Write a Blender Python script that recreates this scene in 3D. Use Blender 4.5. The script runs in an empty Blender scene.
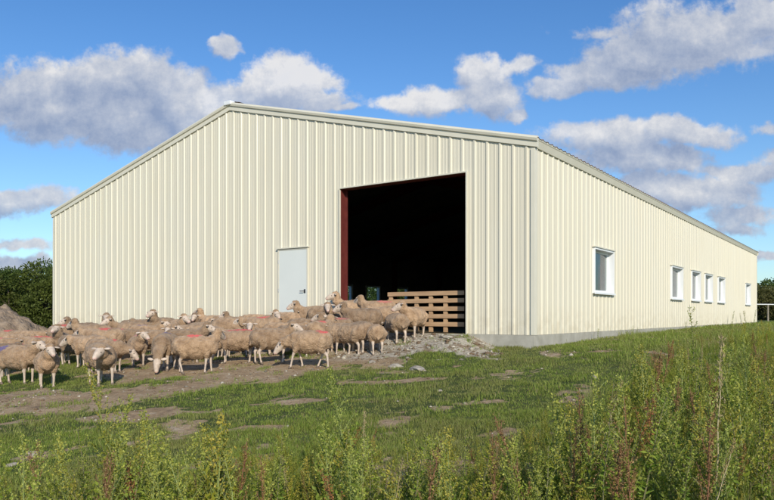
import bpy, bmesh, math, random
import numpy as np
from mathutils import Vector, Matrix
random.seed(7); RNG = np.random.default_rng(11)
S = bpy.context.scene; C = S.collection
EYE = 0.41; FPX = 702.0; CX = 387.0; HY = 315.0
PX, PY = 3.007, 14.36                       # near corner of the shed
FX, FY = 0.8187, -0.5742                    # shed local +x
SX, SY = 0.5742, 0.8187                     # shed local +y (along the long wall)
W, L = 17.96, 31.7
EAVE, RIDGE = 3.98, 6.22

# ------------------------------------------------------------------ helpers
def smooth(a, b, x):
    t = np.clip((x - a) / (b - a), 0, 1); return t * t * (3 - 2 * t)
_tab = np.random.default_rng(3).random((256, 256))
def vnoise(x, y):
    x = np.asarray(x, float); y = np.asarray(y, float)
    xi = np.floor(x).astype(int); yi = np.floor(y).astype(int)
    fx = x - xi; fy = y - yi; fx = fx * fx * (3 - 2 * fx); fy = fy * fy * (3 - 2 * fy)
    g = lambda i, j: _tab[i & 255, j & 255]
    return (g(xi, yi) * (1 - fx) + g(xi + 1, yi) * fx) * (1 - fy) + (g(xi, yi + 1) * (1 - fx) + g(xi + 1, yi + 1) * fx) * fy
def fbm(x, y, o=4):
    s = 0; a = .5; n = 0
    for i in range(o):
        s = s + a * vnoise(x * 2 ** i + 17 * i, y * 2 ** i + 31 * i); n += a; a *= .5
    return s / n
def to_local(x, y):
    dx = x - PX; dy = y - PY
    return dx * FX + dy * FY, dx * SX + dy * SY
def to_world(lx, ly):
    return PX + lx * FX + ly * SX, PY + lx * FY + ly * SY
def T(x, y):
    x = np.asarray(x, float); y = np.asarray(y, float)
    lx, ly = to_local(x, y); d = np.minimum(-ly, 26)
    base = np.where(d > 0, -.27 - .085 * d, -.27 + .22 * (1 - np.exp(np.minimum(d, 0) / 9)))
    m = smooth(-7.2, -5.4, lx) * (1 - smooth(-1.5, -.7, lx))
    f = -ly
    base = base + m * .25 * (1 - smooth(.15, 2.5, f + .5 * (fbm(x * 1.1, y * 1.1) - .5))) * smooth(-.6, -.2, f)
    far = smooth(30, 60, np.hypot(x, y - 14))
    base = base + (fbm(x * .9, y * .9) - .5) * .10 * (1 - far) * smooth(.1, 1.2, np.where(ly > 0, lx, f)) + (fbm(x * 4, y * 4, 3) - .5) * .035 * (1 - far)
    return base
def ground_at(px, py):
    u = (px - CX) / FPX; v = (py - HY) / FPX; z = 10.
    for i in range(30): z = .5 * z + .5 * (EYE - float(T(u * z, z))) / v
    return u * z, z
# bare earth patches: (px, py, radius across, radius in depth)  -> world ellipses on the ground
BARE = []
for (a, b, rx, ry) in [(10, 400, 1.7, 1.1), (75, 402, 1.6, 1.0), (130, 392, 1.5, 1.2), (190, 382, 1.9, 1.1), (250, 374, 1.9, 1.0), (310, 368, 1.5, .9),
                       (210, 412, .6, .2), (300, 402, .7, .2), (400, 381, .7, .18), (490, 402, .5, .13), (330, 352, 2.2, 1.5), (205, 366, 2.3, 1.3), (262, 362, 2.2, 1.4), (100, 396, 1.6, .9), (355, 362, 1.2, .8), (220, 352, 3.0, 1.7),
                       (600, 352, .6, .15), (555, 345, .5, .15), (30, 458, .35, .16), (120, 415, 1.1, .4), (150, 345, 2.2, 1.3), 
                       (250, 428, .5, .12), (585, 341, .6, .2)]:
    gx, gy = ground_at(a, b); BARE.append((gx, gy, rx, ry))
def bare(x, y):
    n = fbm(x * 1.6 + 5, y * 1.6 + 9, 5); m = np.zeros_like(np.asarray(x, float))
    for gx, gy, rx, ry in BARE:
        m = np.maximum(m, 1.25 - np.hypot((x - gx) / rx, (y - gy) / ry))
    lx, ly = to_local(x, y)
    m = np.maximum(m, (1.2 - np.hypot((lx + 3.6) / 3.2, (ly + .5) / 1.8)) * 1.4)
    m = np.maximum(m, (1 - smooth(0, 1.4, -ly)) * (lx < -.9) * (ly < .5) * .9)
    m2 = m + (n - .5) * 2.1
    n2 = fbm(x * .55 + 50, y * .55 + 3, 4)
    m2 = np.maximum(m2, (n2 - .74) * 5 + (fbm(x * 5, y * 5, 3) - .5))
    return smooth(.05, .75, m2 + (fbm(np.asarray(x) * 7, np.asarray(y) * 7, 3) - .5) * .9)

class MB:
    def __init__(s): s.v = []; s.f = []; s.m = []; s.mi = 0
    def add(s, vs, fs):
        o = len(s.v); s.v += [tuple(p) for p in vs]; s.f += [tuple(i + o for i in f) for f in fs]; s.m += [s.mi] * len(fs)
    def box(s, a, b):
        (x0, y0, z0), (x1, y1, z1) = a, b
        s.add([(x0, y0, z0), (x1, y0, z0), (x1, y1, z0), (x0, y1, z0), (x0, y0, z1), (x1, y0, z1), (x1, y1, z1), (x0, y1, z1)],
              [(0, 3, 2, 1), (4, 5, 6, 7), (0, 1, 5, 4), (1, 2, 6, 5), (2, 3, 7, 6), (3, 0, 4, 7)])
    def tube(s, pts, rs, n=6, cap=True):
        pts = [Vector(p) for p in pts]; o = []
        for i, p in enumerate(pts):
            d = (pts[min(i + 1, len(pts) - 1)] - pts[max(i - 1, 0)]).normalized()
            a = d.orthogonal().normalized() if abs(d.z) > .9 or True else None
            a = d.cross(Vector((.31, .95, .02))).normalized(); b = d.cross(a)
            o += [p + (a * math.cos(2 * math.pi * k / n) + b * math.sin(2 * math.pi * k / n)) * rs[i] for k in range(n)]
        fs = []
        for i in range(len(pts) - 1):
            for k in range(n): fs.append((i * n + k, i * n + (k + 1) % n, (i + 1) * n + (k + 1) % n, (i + 1) * n + k))
        if cap: fs.append(tuple(range(n))[::-1]); fs.append(tuple(range((len(pts) - 1) * n, len(pts) * n)))
        s.add(o, fs)
    def prism(s, prof, axis_pts):              # profile list of 3D offsets swept between points
        n = len(prof); vs = []
        for p in axis_pts: vs += [(p[0] + q[0], p[1] + q[1], p[2] + q[2]) for q in prof]
        fs = []
        for i in range(len(axis_pts) - 1):
            for k in range(n): fs.append((i * n + k, i * n + (k + 1) % n, (i + 1) * n + (k + 1) % n, (i + 1) * n + k))
        fs.append(tuple(range(n))[::-1]); fs.append(tuple(range((len(axis_pts) - 1) * n, len(axis_pts) * n)))
        s.add(vs, fs)
    def build(s, name, mat, parent=None, bevel=0, shade=False):
        me = bpy.data.meshes.new(name); me.from_pydata(s.v, [], s.f)
        for m in (mat if isinstance(mat, list) else [mat]): me.materials.append(m)
        if isinstance(mat, list): me.polygons.foreach_set('material_index', s.m)
        bm = bmesh.new(); bm.from_mesh(me); bmesh.ops.recalc_face_normals(bm, faces=bm.faces); bm.to_mesh(me); bm.free()
        if shade: me.polygons.foreach_set('use_smooth', [True] * len(me.polygons))
        o = bpy.data.objects.new(name, me); C.objects.link(o)
        if parent: o.parent = parent
        if bevel:
            b = o.modifiers.new('b', 'BEVEL'); b.width = bevel; b.segments = 2; b.limit_method = 'ANGLE'
        return o
def tag(o, label=None, cat=None, group=None, kind=None):
    if label: o['label'] = label
    if cat: o['category'] = cat
    if group: o['group'] = group
    if kind: o['kind'] = kind
    return o
def empty(name, loc=(0, 0, 0), rz=0):
    o = bpy.data.objects.new(name, None); C.objects.link(o); o.location = loc; o.rotation_euler = (0, 0, rz); o.empty_display_size = .2; return o
def npmesh(name, V, F, mat, col=None, parent=None, nside=None, mats=None, smoothf=False):
    """V (n,3) F (m,k) fast mesh with an optional per-vertex colour"""
    me = bpy.data.meshes.new(name); k = F.shape[1]
    me.vertices.add(len(V)); me.vertices.foreach_set('co', np.ascontiguousarray(V, np.float32).ravel())
    me.loops.add(F.size); me.loops.foreach_set('vertex_index', np.ascontiguousarray(F, np.int32).ravel())
    me.polygons.add(len(F)); me.polygons.foreach_set('loop_start', np.arange(0, F.size, k, dtype=np.int32))
    if smoothf: me.polygons.foreach_set('use_smooth', np.ones(len(F), bool))
    me.update(calc_edges=True)
    if col is not None:
        a = me.attributes.new('Col', 'FLOAT_COLOR', 'POINT'); c4 = np.ones((len(V), 4), np.float32); c4[:, :3] = col; a.data.foreach_set('color', c4.ravel())
    me.materials.append(mat)
    if name is None: return me
    o = bpy.data.objects.new(name, me); C.objects.link(o)
    if parent: o.parent = parent
    return o

# ------------------------------------------------------------------ materials
def mat(name, col=(.5, .5, .5), rough=.7, metal=0, spec=.5):
    m = bpy.data.materials.new(name); m.use_nodes = True; b = m.node_tree.nodes['Principled BSDF']
    b.inputs['Base Color'].default_value = (*col, 1); b.inputs['Roughness'].default_value = rough; b.inputs['Metallic'].default_value = metal
    b.inputs['Specular IOR Level'].default_value = spec
    return m
class NT:
    def __init__(s, tree): s.t = tree; s.n = tree.nodes; s.l = tree.links
    def new(s, typ, **kw):
        n = s.n.new(typ)
        for k, v in kw.items(): setattr(n, k, v)
        return n
    def set(s, sock, v):
        if isinstance(v, bpy.types.NodeSocket): s.l.new(v, sock)
        elif v is not None: sock.default_value = v
    def math(s, op, a, b=None, c=None, clamp=False):
        n = s.new('ShaderNodeMath', operation=op); n.use_clamp = clamp
        for i, v in enumerate((a, b, c)):
            if v is not None: s.set(n.inputs[i], v)
        return n.outputs[0]
    def vmath(s, op, a, b=None):
        n = s.new('ShaderNodeVectorMath', operation=op); s.set(n.inputs[0], a)
        if b is not None: s.set(n.inputs[1], b)
        return n.outputs['Value'] if op == 'LENGTH' else n.outputs[0]
    def noise(s, vec, scale, detail=4, rough=.55, out='Fac'):
        n = s.new('ShaderNodeTexNoise'); s.set(n.inputs['Vector'], vec)
        n.inputs['Scale'].default_value = scale; n.inputs['Detail'].default_value = detail; n.inputs['Roughness'].default_value = rough
        return n.outputs[out]
    def ramp(s, fac, stops):
        n = s.new('ShaderNodeValToRGB'); s.set(n.inputs[0], fac); e = n.color_ramp.elements
        while len(e) < len(stops): e.new(.5)
        for i, (p, c) in enumerate(stops): e[i].position = p; e[i].color = (*c, 1) if len(c) == 3 else c
        return n.outputs[0]
    def mix(s, f, a, b, mode='MIX'):
        n = s.new('ShaderNodeMix', data_type='RGBA', blend_type=mode); s.set(n.inputs[0], f)
        for i, v in ((6, a), (7, b)):
            s.set(n.inputs[i], (*v, 1) if isinstance(v, tuple) and len(v) == 3 else v)
        return n.outputs[2]
    def mapr(s, v, a, b, c=0., d=1., sm=True):
        n = s.new('ShaderNodeMapRange'); n.interpolation_type = 'SMOOTHSTEP' if sm else 'LINEAR'
        s.set(n.inputs[0], v)
        for i, q in enumerate((a, b, c, d)): n.inputs[i + 1].default_value = q
        return n.outputs[0]
    def bump(s, h, strength=.5, dist=.02):
        n = s.new('ShaderNodeBump'); s.set(n.inputs['Height'], h); n.inputs['Strength'].default_value = strength; n.inputs['Distance'].default_value = dist
        return n.outputs[0]
def ptree(m):
    n = NT(m.node_tree); return n, m.node_tree.nodes['Principled BSDF']
def objco(n): return n.new('ShaderNodeTexCoord').outputs['Object']

def noisy(name, c1, c2, scale, rough=.8, bump=.3, bdist=.01, bscale=None, detail=6, stretch=None, metal=0, spec=.4):
    m = mat(name, c1, rough, metal, spec); n, b = ptree(m); co = objco(n)
    if stretch: co = n.vmath('MULTIPLY', co, stretch)
    f = n.noise(co, scale, detail); n.set(b.inputs['Base Color'], n.ramp(f, [(.3, c1), (.7, c2)]))
    if bump: n.set(b.inputs['Normal'], n.bump(n.noise(co, bscale or scale * 4, 5), bump, bdist))
    return m
def siding_mat():
    m = mat('cream_steel', (.6, .56, .43), .42, 0, .4); n, b = ptree(m); co = objco(n)
    st = n.noise(n.vmath('MULTIPLY', co, (6, 6, .35)), 1.0, 5)           # rain streaks
    big = n.noise(co, .5, 3)
    c = n.mix(n.mapr(st, .35, .75), (.65, .606, .49), (.61, .566, .45))
    c = n.mix(n.mapr(big, .3, .8, 0, .5), c, (.61, .582, .495))
    z = n.new('ShaderNodeSeparateXYZ'); n.set(z.inputs[0], co)
    splash = n.math('MULTIPLY', n.mapr(z.outputs[2], .02, .75, 1., 0.), n.mapr(n.noise(co, 5, 5), .35, .7))
    c = n.mix(n.math('MULTIPLY', splash, .45), c, (.42, .36, .25))       # mud splashed along the foot
    n.set(b.inputs['Base Color'], c); n.set(b.inputs['Roughness'], n.mapr(st, .3, .8, .36, .55))
    n.set(b.inputs['Normal'], n.bump(n.noise(n.vmath('MULTIPLY', co, (1, 1, .5)), 2.2, 2), .25, .012))
    return m
M = dict(
    siding=siding_mat(),
    trim=noisy('cream_trim', (.655, .625, .525), (.615, .585, .485), 3, .4, .1, .004),
    roof=noisy('red_brown_roofing', (.16, .07, .05), (.20, .10, .08), 2, .5, .1, .004),
    liner=noisy('added_dark_lining', (.17, .165, .165), (.22, .21, .20), 1.5, .9, .1),  # added lining, toned down so bounced light leaves the interior dark
    slab=noisy('barn_floor_litter', (.14, .11, .06), (.22, .17, .09), 3, .95, .5),
    concrete=noisy('concrete', (.30, .285, .24), (.42, .40, .35), 4, .9, .4, .008, 30),
    white=noisy('white_frame', (.78, .79, .80), (.74, .76, .78), 3, .35, .03),
    door=noisy('pale_door', (.66, .69, .67), (.63, .66, .64), 1.2, .4, .05),
    red=noisy('oxide_red_steel', (.10, .018, .016), (.14, .028, .022), 8, .55, .1),
    steel=noisy('galvanised', (.35, .36, .37), (.45, .46, .47), 20, .4, .1, metal=.6),
    black=mat('black_plastic', (.03, .03, .035), .4),
    wood=noisy('raw_plank', (.50, .33, .19), (.34, .21, .12), 2.2, .8, .5, .004, 30, 6, (1, 9, 9)),
    post=noisy('weathered_post', (.22, .19, .15), (.32, .28, .22), 8, .9, .5),
    tape=mat('white_fence_rail', (.8, .8, .8), .5),
    rock=noisy('limestone', (.24, .20, .16), (.44, .40, .33), 9, .95, .8, .02, 25),
    bark=noisy('bark', (.06, .045, .03), (.10, .08, .06), 12, .95, .6),
    skin=noisy('sheep_skin', (.40, .31, .24), (.58, .48, .40), 14, .75, .3, .004, 60),
    pink=noisy('sheep_muzzle', (.58, .36, .30), (.62, .46, .40), 20, .6, .1),
    hoof=mat('hoof', (.16, .12, .09), .7),
    eye=mat('sheep_eye', (.02, .015, .01), .2),
)
def glass():
    m = bpy.data.materials.new('window_glass'); m.use_nodes = True; n = NT(m.node_tree); n.n.clear()
    o = n.new('ShaderNodeOutputMaterial'); tr = n.new('ShaderNodeBsdfTransparent'); tr.inputs[0].default_value = (.8, .84, .84, 1)
    g = n.new('ShaderNodeBsdfGlossy'); g.inputs['Roughness'].default_value = .02
    lw = n.new('ShaderNodeLayerWeight'); lw.inputs[0].default_value = .5
    mx = n.new('ShaderNodeMixShader'); n.set(mx.inputs[0], n.math('MULTIPLY_ADD', n.math('POWER', lw.outputs['Facing'], 4.), .85, .04, clamp=True)); n.set(mx.inputs[1], tr.outputs[0]); n.set(mx.inputs[2], g.outputs[0])
    n.set(o.inputs[0], mx.outputs[0]); return m
M['glass'] = glass()
def leafmat(name, trans=.3, rough=.6):
    m = bpy.data.materials.new(name); m.use_nodes = True; n = NT(m.node_tree); b = n.n['Principled BSDF']; o = n.n['Material Output']
    a = n.new('ShaderNodeAttribute', attribute_name='Col'); b.inputs['Roughness'].default_value = rough; b.inputs['Specular IOR Level'].default_value = .25
    hue = n.ramp(n.new('ShaderNodeObjectInfo').outputs['Random'], [(0., (1.10, .86, .7)), (.35, (.95, .93, .85)), (.7, (1., 1., 1.)), (1., (.78, .88, .9))])
    cc = n.mix(1. if name == 'leaf' else 0., a.outputs['Color'], hue, 'MULTIPLY')
    n.set(b.inputs['Base Color'], cc)
    t = n.new('ShaderNodeBsdfTranslucent'); n.set(t.inputs[0], n.mix(1., cc, (1.2, 1.25, .7), 'MULTIPLY'))
    mx = n.new('ShaderNodeMixShader'); mx.inputs[0].default_value = trans; n.set(mx.inputs[1], b.outputs[0]); n.set(mx.inputs[2], t.outputs[0]); n.set(o.inputs[0], mx.outputs[0])
    return m
M['leaf'] = leafmat('leaf'); M['grass'] = leafmat('grass_blade', .3)

def fleece(name, mark=None, pos=(-.2, 0, .74), rad=(.12, .07, .12), tone=1.0):
    m = mat(name, (.4, .3, .2), .95, 0, .1); n, b = ptree(m); co = objco(n)
    f = n.noise(co, 7, 6, .65); g = n.noise(co, 55, 4, .7); lo = n.new('ShaderNodeSeparateXYZ'); n.set(lo.inputs[0], co)
    c = n.ramp(f, [(.28, tuple(x * tone for x in (.20, .128, .077))), (.5, tuple(x * tone for x in (.34, .232, .15))), (.75, tuple(x * tone for x in (.48, .345, .235)))])
    belly_tone = n.math('MULTIPLY', n.mapr(lo.outputs[2], .50, .28), n.mapr(n.noise(co, 9, 4), .4, .6))  # patchy darker brown towards the belly and legs
    c = n.mix(n.math('MULTIPLY', belly_tone, .6), c, (.20, .14, .085))
    c = n.mix(n.mapr(g, .3, .45, .45, 0.), c, (.24, .155, .09))
    if mark:
        w = n.vmath('ADD', co, n.vmath('MULTIPLY', n.vmath('SUBTRACT', n.noise(co, 12, 3, .6, 'Color'), (.5, .5, .5)), (.14, .14, .14)))
        dd = n.vmath('LENGTH', n.vmath('DIVIDE', n.vmath('SUBTRACT', w, pos), rad))
        c = n.mix(n.math('MULTIPLY', n.mapr(dd, .7, 1.25, 1., 0.), n.mapr(g, .3, .6, .55, .95)), c, mark)
    oi = n.new('ShaderNodeObjectInfo').outputs['Random']; c = n.mix(1., c, n.ramp(oi, [(0., (.74, .73, .72)), (.5, (1., .98, .95)), (1., (1.2, 1.16, 1.1))]), 'MULTIPLY')
    n.set(b.inputs['Base Color'], c)
    vo = n.new('ShaderNodeTexVoronoi'); n.set(vo.inputs['Vector'], co); vo.inputs['Scale'].default_value = 38
    n.set(b.inputs['Normal'], n.bump(n.math('ADD', n.math('MULTIPLY', vo.outputs['Distance'], -.7), n.noise(co, 70, 4, .7)), .9, .018))
    b.inputs['Sheen Weight'].default_value = .15
    return m
RED = (.62, .06, .07); BLUE = (.08, .07, .25); ROSE = (.58, .17, .15)
FL = dict(plain=fleece('fleece'), pale=fleece('fleece_pale', None, tone=1.1), dusky=fleece('fleece_dusky', None, tone=.85),
          redback=fleece('fleece_red_back', RED, (-.05, 0, .75), (.16, .13, .14)), redrump=fleece('fleece_red_rump', RED, (-.3, 0, .74), (.15, .13, .15)),
          redneck=fleece('fleece_red_neck', RED, (.24, 0, .74), (.10, .09, .12)), redlong=fleece('fleece_red_stripe', RED, (-.1, 0, .75), (.34, .10, .12)),
          rose=fleece('fleece_rose', ROSE, (-.15, 0, .74), (.25, .13, .14)), blue=fleece('fleece_blue', BLUE, (-.1, 0, .75), (.15, .08, .1)),
          bluerump=fleece('fleece_blue_rump', BLUE, (-.28, -.12, .72), (.13, .1, .07)))

# ------------------------------------------------------------------ world
SUN_AZ = math.radians(13); SUN_EL = math.radians(27)
SD = Vector((math.sin(SUN_AZ) * math.cos(SUN_EL), -math.cos(SUN_AZ) * math.cos(SUN_EL), math.sin(SUN_EL)))
def world():
    w = bpy.data.worlds.new('World'); S.world = w; w.use_nodes = True; n = NT(w.node_tree); n.n.clear()
    out = n.new('ShaderNodeOutputWorld'); sky = n.new('ShaderNodeTexSky', sky_type='NISHITA'); sky.sun_disc = False
    sky.sun_elevation = SUN_EL; sky.sun_rotation = math.pi - SUN_AZ; sky.altitude = 300; sky.air_density = 1.0; sky.dust_density = .6; sky.ozone_density = 1.6
    # cloud density as a node group of the horizontal direction (x/y, z/y)
    blobs = [(40, 92, 78, 30, .9), (-30, 95, 60, 30, 1.1), (110, 82, 70, 27, 1.1), (120, 118, 76, 30, 1.15), (170, 98, 56, 32, 1.1), (60, 108, 70, 28, 1.2), (210, 108, 34, 24, 1.1), (225, 92, 40, 22, .85),
             (285, 84, 46, 26, 1.3), (255, 96, 40, 22, 1.1), (318, 98, 32, 16, .9), (345, 106, 16, 6, .7), (229, 44, 17, 9, .95), (214, 40, 8, 5, .6),
             (405, 103, 36, 12, 1.0), (438, 100, 34, 14, 1.1), (485, 72, 34, 17, 1.0), (495, 92, 34, 20, 1.0), (517, 112, 9, 5, .8), (520, 68, 16, 10, .8),
             (556, 88, 26, 10, 1.0), (590, 74, 42, 16, 1.1), (640, 58, 66, 26, 1.1), (700, 38, 80, 30, 1.1), (765, 22, 60, 24, .9), (745, 48, 40, 14, .9), (590, 28, 36, 8, .5), (660, 12, 50, 10, .55),
             (570, 132, 34, 10, .8), (620, 140, 60, 17, 1.0), (680, 132, 50, 13, 1.0), (640, 160, 70, 18, 1.1), (700, 192, 52, 20, 1.1), (660, 190, 60, 22, 1.1), (735, 215, 40, 14, .9), (715, 168, 34, 8, .6), (735, 232, 26, 8, .7),
             (755, 168, 42, 12, .8), (800, 155, 40, 14, .8), (768, 128, 18, 6, .7),
             (25, 200, 52, 12, .9), (-20, 205, 50, 14, .9), (15, 244, 40, 7, .8), (22, 262, 52, 8, .8), (-30, 268, 60, 10, .8), (765, 258, 40, 4, .7),
             (-180, 120, 90, 50, .9), (-350, 60, 120, 40, .9), (900, 90, 80, 34, .9), (1080, 160, 110, 36, .9), (1350, 110, 160, 50, .9), (420, -160, 150, 40, .8), (900, -100, 150, 60, .8), (-100, -120, 160, 50, .8)]
    g = bpy.data.node_groups.new('cloud_density', 'ShaderNodeTree')
    g.interface.new_socket('P', in_out='INPUT', socket_type='NodeSocketVector'); g.interface.new_socket('D', in_out='OUTPUT', socket_type='NodeSocketFloat')
    k = NT(g); gi = k.new('NodeGroupInput'); go = k.new('NodeGroupOutput'); P = gi.outputs[0]
    wob = k.vmath('MULTIPLY', k.vmath('SUBTRACT', k.noise(P, 9, 5, .6, 'Color'), (.5, .5, .5)), (.10, .06, 0))
    Q = k.vmath('ADD', P, wob); acc = None
    for (bx, by, rx, ry, wt) in blobs:
        c = ((bx - CX) / FPX, (HY - by) / FPX, 0); iv = (FPX / rx, FPX / ry, 0)
        dd = k.vmath('LENGTH', k.vmath('MULTIPLY', k.vmath('SUBTRACT', Q, c), iv))
        t = k.math('MULTIPLY_ADD', dd, -wt * 1.05, wt * 1.5)
        acc = t if acc is None else k.math('SMOOTH_MAX', acc, t, .12)
    # the mapping squashes x so that billows look rounder low in the sky
    f1 = k.noise(P, 17, 9, .64); f2 = k.noise(k.vmath('ADD', P, (3.1, 1.7, 0)), 45, 6, .6)
    d = k.math('ADD', acc, k.math('MULTIPLY', k.math('SUBTRACT', f1, .5), 1.6)); d = k.math('ADD', d, k.math('MULTIPLY', k.math('SUBTRACT', f2, .5), .9))
    k.set(go.inputs[0], d)
    co = n.new('ShaderNodeTexCoord').outputs['Generated']; sp = n.new('ShaderNodeSeparateXYZ'); n.set(sp.inputs[0], co)
    yy = n.math('MAXIMUM', sp.outputs[1], .12)
    cb = n.new('ShaderNodeCombineXYZ'); n.set(cb.inputs[0], n.math('DIVIDE', sp.outputs[0], yy)); n.set(cb.inputs[1], n.math('DIVIDE', sp.outputs[2], yy))
    def dens(p):
        q = n.new('ShaderNodeGroup'); q.node_tree = g; n.set(q.inputs[0], p); return q.outputs[0]
    d0 = dens(cb.outputs[0]); d1 = dens(n.vmath('ADD', cb.outputs[0], (.012, .026, 0)))
    front = n.mapr(sp.outputs[1], .12, .22); 
    alpha = n.math('MULTIPLY', n.mapr(d0, .12, .74), front)
    alpha = n.math('MULTIPLY', alpha, n.mapr(n.noise(cb.outputs[0], 5, 4), .2, .55, .80, .96))
    lit = n.mapr(n.math('SUBTRACT', d0, d1), -.55, .95, 0., 1., False)
    thin = n.mapr(d0, .5, 1.5, 1., 0.)
    lit = n.math('ADD', n.math('MULTIPLY', lit, .6), n.math('MULTIPLY', thin, .14), clamp=True)
    lit = n.math('ADD', lit, n.math('MULTIPLY', n.math('SUBTRACT', n.noise(n.vmath('ADD', cb.outputs[0], (7.7, 2.2, 0)), 30, 8, .68), .5), 1.25), clamp=True)
    for bx, by, rx, ry, am in [(285, 80, 60, 26, .48), (202, 108, 34, 22, .34), (425, 102, 60, 18, .36), (490, 74, 45, 26, .22), (560, 88, 60, 18, .12), (60, 66, 90, 14, .15), (700, 192, 60, 14, .2), (620, 134, 80, 12, .18), (900, 70, 200, 60, .3)]:
        dd = n.vmath('LENGTH', n.vmath('MULTIPLY', n.vmath('SUBTRACT', cb.outputs[0], ((bx - CX) / FPX, (HY - by) / FPX, 0)), (FPX / rx, FPX / ry, 0)))
        lit = n.math('ADD', lit, n.mapr(dd, .3, 1.5, am, 0.))
    lit = n.math('MINIMUM', lit, 1.)
    cc = n.ramp(lit, [(0., (.30, .38, .56)), (.4, (.48, .54, .67)), (.7, (.66, .69, .76)), (1., (.90, .89, .89))])
    bs = n.new('ShaderNodeBackground'); bs.inputs[1].default_value = SKY
    hz = n.mapr(sp.outputs[2], 0., .45, 0., 1.)
    tint = n.mix(hz, (.80, 1.0, 1.16), (.50, .86, 1.22))
    n.set(bs.inputs[0], n.mix(1., sky.outputs[0], tint, 'MULTIPLY'))
    bc = n.new('ShaderNodeBackground'); bc.inputs[1].default_value = .92; n.set(bc.inputs[0], cc)
    mx = n.new('ShaderNodeMixShader'); n.set(mx.inputs[0], alpha); n.set(mx.inputs[1], bs.outputs[0]); n.set(mx.inputs[2], bc.outputs[0]); n.set(out.inputs[0], mx.outputs[0])
    w.cycles.sampling_method = 'MANUAL'; w.cycles.sample_map_resolution = 512
SKY = .125
world()
sl = bpy.data.lights.new('sun', 'SUN'); sl.energy = 4.5; sl.angle = math.radians(.53); sl.color = (1., .91, .75)
so = bpy.data.objects.new('sun', sl); C.objects.link(so); so.rotation_euler = SD.to_track_quat('Z', 'Y').to_euler(); so.location = (5, -20, 15)
cam = bpy.data.cameras.new('camera'); co_ = bpy.data.objects.new('camera', cam); C.objects.link(co_); S.camera = co_
co_.location = (0, 0, EYE); co_.rotation_euler = (math.pi / 2, 0, 0)
cam.sensor_width = 36; cam.lens = 36 * FPX / 774; cam.shift_y = (HY - 250) / 774; cam.clip_end = 6000; cam.clip_start = .1
S.view_settings.view_transform = 'Standard'; S.view_settings.look = 'None'; S.view_settings.gamma = 1; S.view_settings.exposure = 0; S.view_settings.use_curve_mapping = False

# ------------------------------------------------------------------ ground
def groundmat():
    m = mat('ground', (.1, .1, .05), .95, 0, .15); n, b = ptree(m); co = objco(n)
    a = n.new('ShaderNodeAttribute', attribute_name='bare').outputs['Fac']
    rub = n.new('ShaderNodeAttribute', attribute_name='rubble').outputs['Fac']
    f = n.noise(co, 1.3, 6); h = n.noise(co, 14, 6, .65); q = n.noise(co, 60, 4, .7)
    g = n.ramp(f, [(.3, (.05, .075, .018)), (.55, (.08, .11, .028)), (.8, (.13, .135, .045))])
    g = n.mix(n.mapr(h, .45, .7, 0, .6), g, (.10, .08, .045))
    e = n.ramp(n.math('ADD', n.math('MULTIPLY', h, .6), n.math('MULTIPLY', f, .4)), [(.3, (.24, .16, .09)), (.5, (.39, .275, .165)), (.72, (.53, .41, .27))])
    e = n.mix(n.mapr(q, .62, .72, 0, .7), e, (.48, .43, .36)); e = n.mix(n.mapr(q, .40, .30, 0, .6), e, (.10, .07, .045))
    r = n.ramp(h, [(.3, (.26, .22, .17)), (.5, (.45, .40, .32)), (.7, (.62, .57, .48))])
    r = n.mix(n.mapr(n.noise(co, 3, 5), .5, .62), r, (.25, .19, .13))
    mo = n.noise(co, 4.5, 6, .7); e = n.mix(n.mapr(mo, .52, .66, 0, .65), e, (.17, .125, .085)); e = n.mix(n.mapr(mo, .46, .34, 0, .55), e, (.50, .42, .33)); e = n.mix(rub, e, r)
    c = n.mix(n.mapr(n.math('ADD', a, n.math('MULTIPLY', n.math('SUBTRACT', h, .5), .7)), .3, .6), g, e)
    n.set(b.inputs['Base Color'], c)
    n.set(b.inputs['Normal'], n.bump(n.math('ADD', n.math('MULTIPLY', h, .8), n.math('MULTIPLY', q, .35)), .9, .05))
    return m
def axis(lo, hi, step, far_lo, far_hi):
    a = list(np.arange(lo, hi + 1e-6, step)); s = step; x = lo
    while x > far_lo: s *= 1.25; x -= s; a.insert(0, x)
    s = step; x = hi
    while x < far_hi: s *= 1.25; x += s; a.append(x)
    return np.array(a)
xs = axis(-15, 15, .1, -3000, 3000); ys = axis(2.5, 30, .1, -300, 4500)
X, Y = np.meshgrid(xs, ys); Z = T(X, Y)
lx, ly = to_local(X, Y); inside = (lx < -.4) & (lx > -W + .4) & (ly > .4) & (ly < L - .4); Z = np.where(inside, np.minimum(Z, -.12), Z)
nx, ny = len(xs), len(ys); I = np.arange(nx * ny).reshape(ny, nx)
F = np.stack([I[:-1, :-1], I[:-1, 1:], I[1:, 1:], I[1:, :-1]], -1).reshape(-1, 4)
gr = npmesh('ground', np.stack([X, Y, Z], -1).reshape(-1, 3), F, groundmat(), smoothf=True)
B = bare(X, Y) * (1 - smooth(25, 45, np.hypot(X, Y)))
at = gr.data.attributes.new('bare', 'FLOAT', 'POINT'); at.data.foreach_set('value', B.ravel().astype(np.float32))
Rb = smooth(-7.5, -6, lx) * (1 - smooth(-.6, 1.2, lx)) * (1 - smooth(1.5, 2.7, -ly + (fbm(X * 2, Y * 2) - .5) * 1.2))
at = gr.data.attributes.new('rubble', 'FLOAT', 'POINT'); at.data.foreach_set('value', Rb.ravel().astype(np.float32))
tag(gr, kind='structure')

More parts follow.
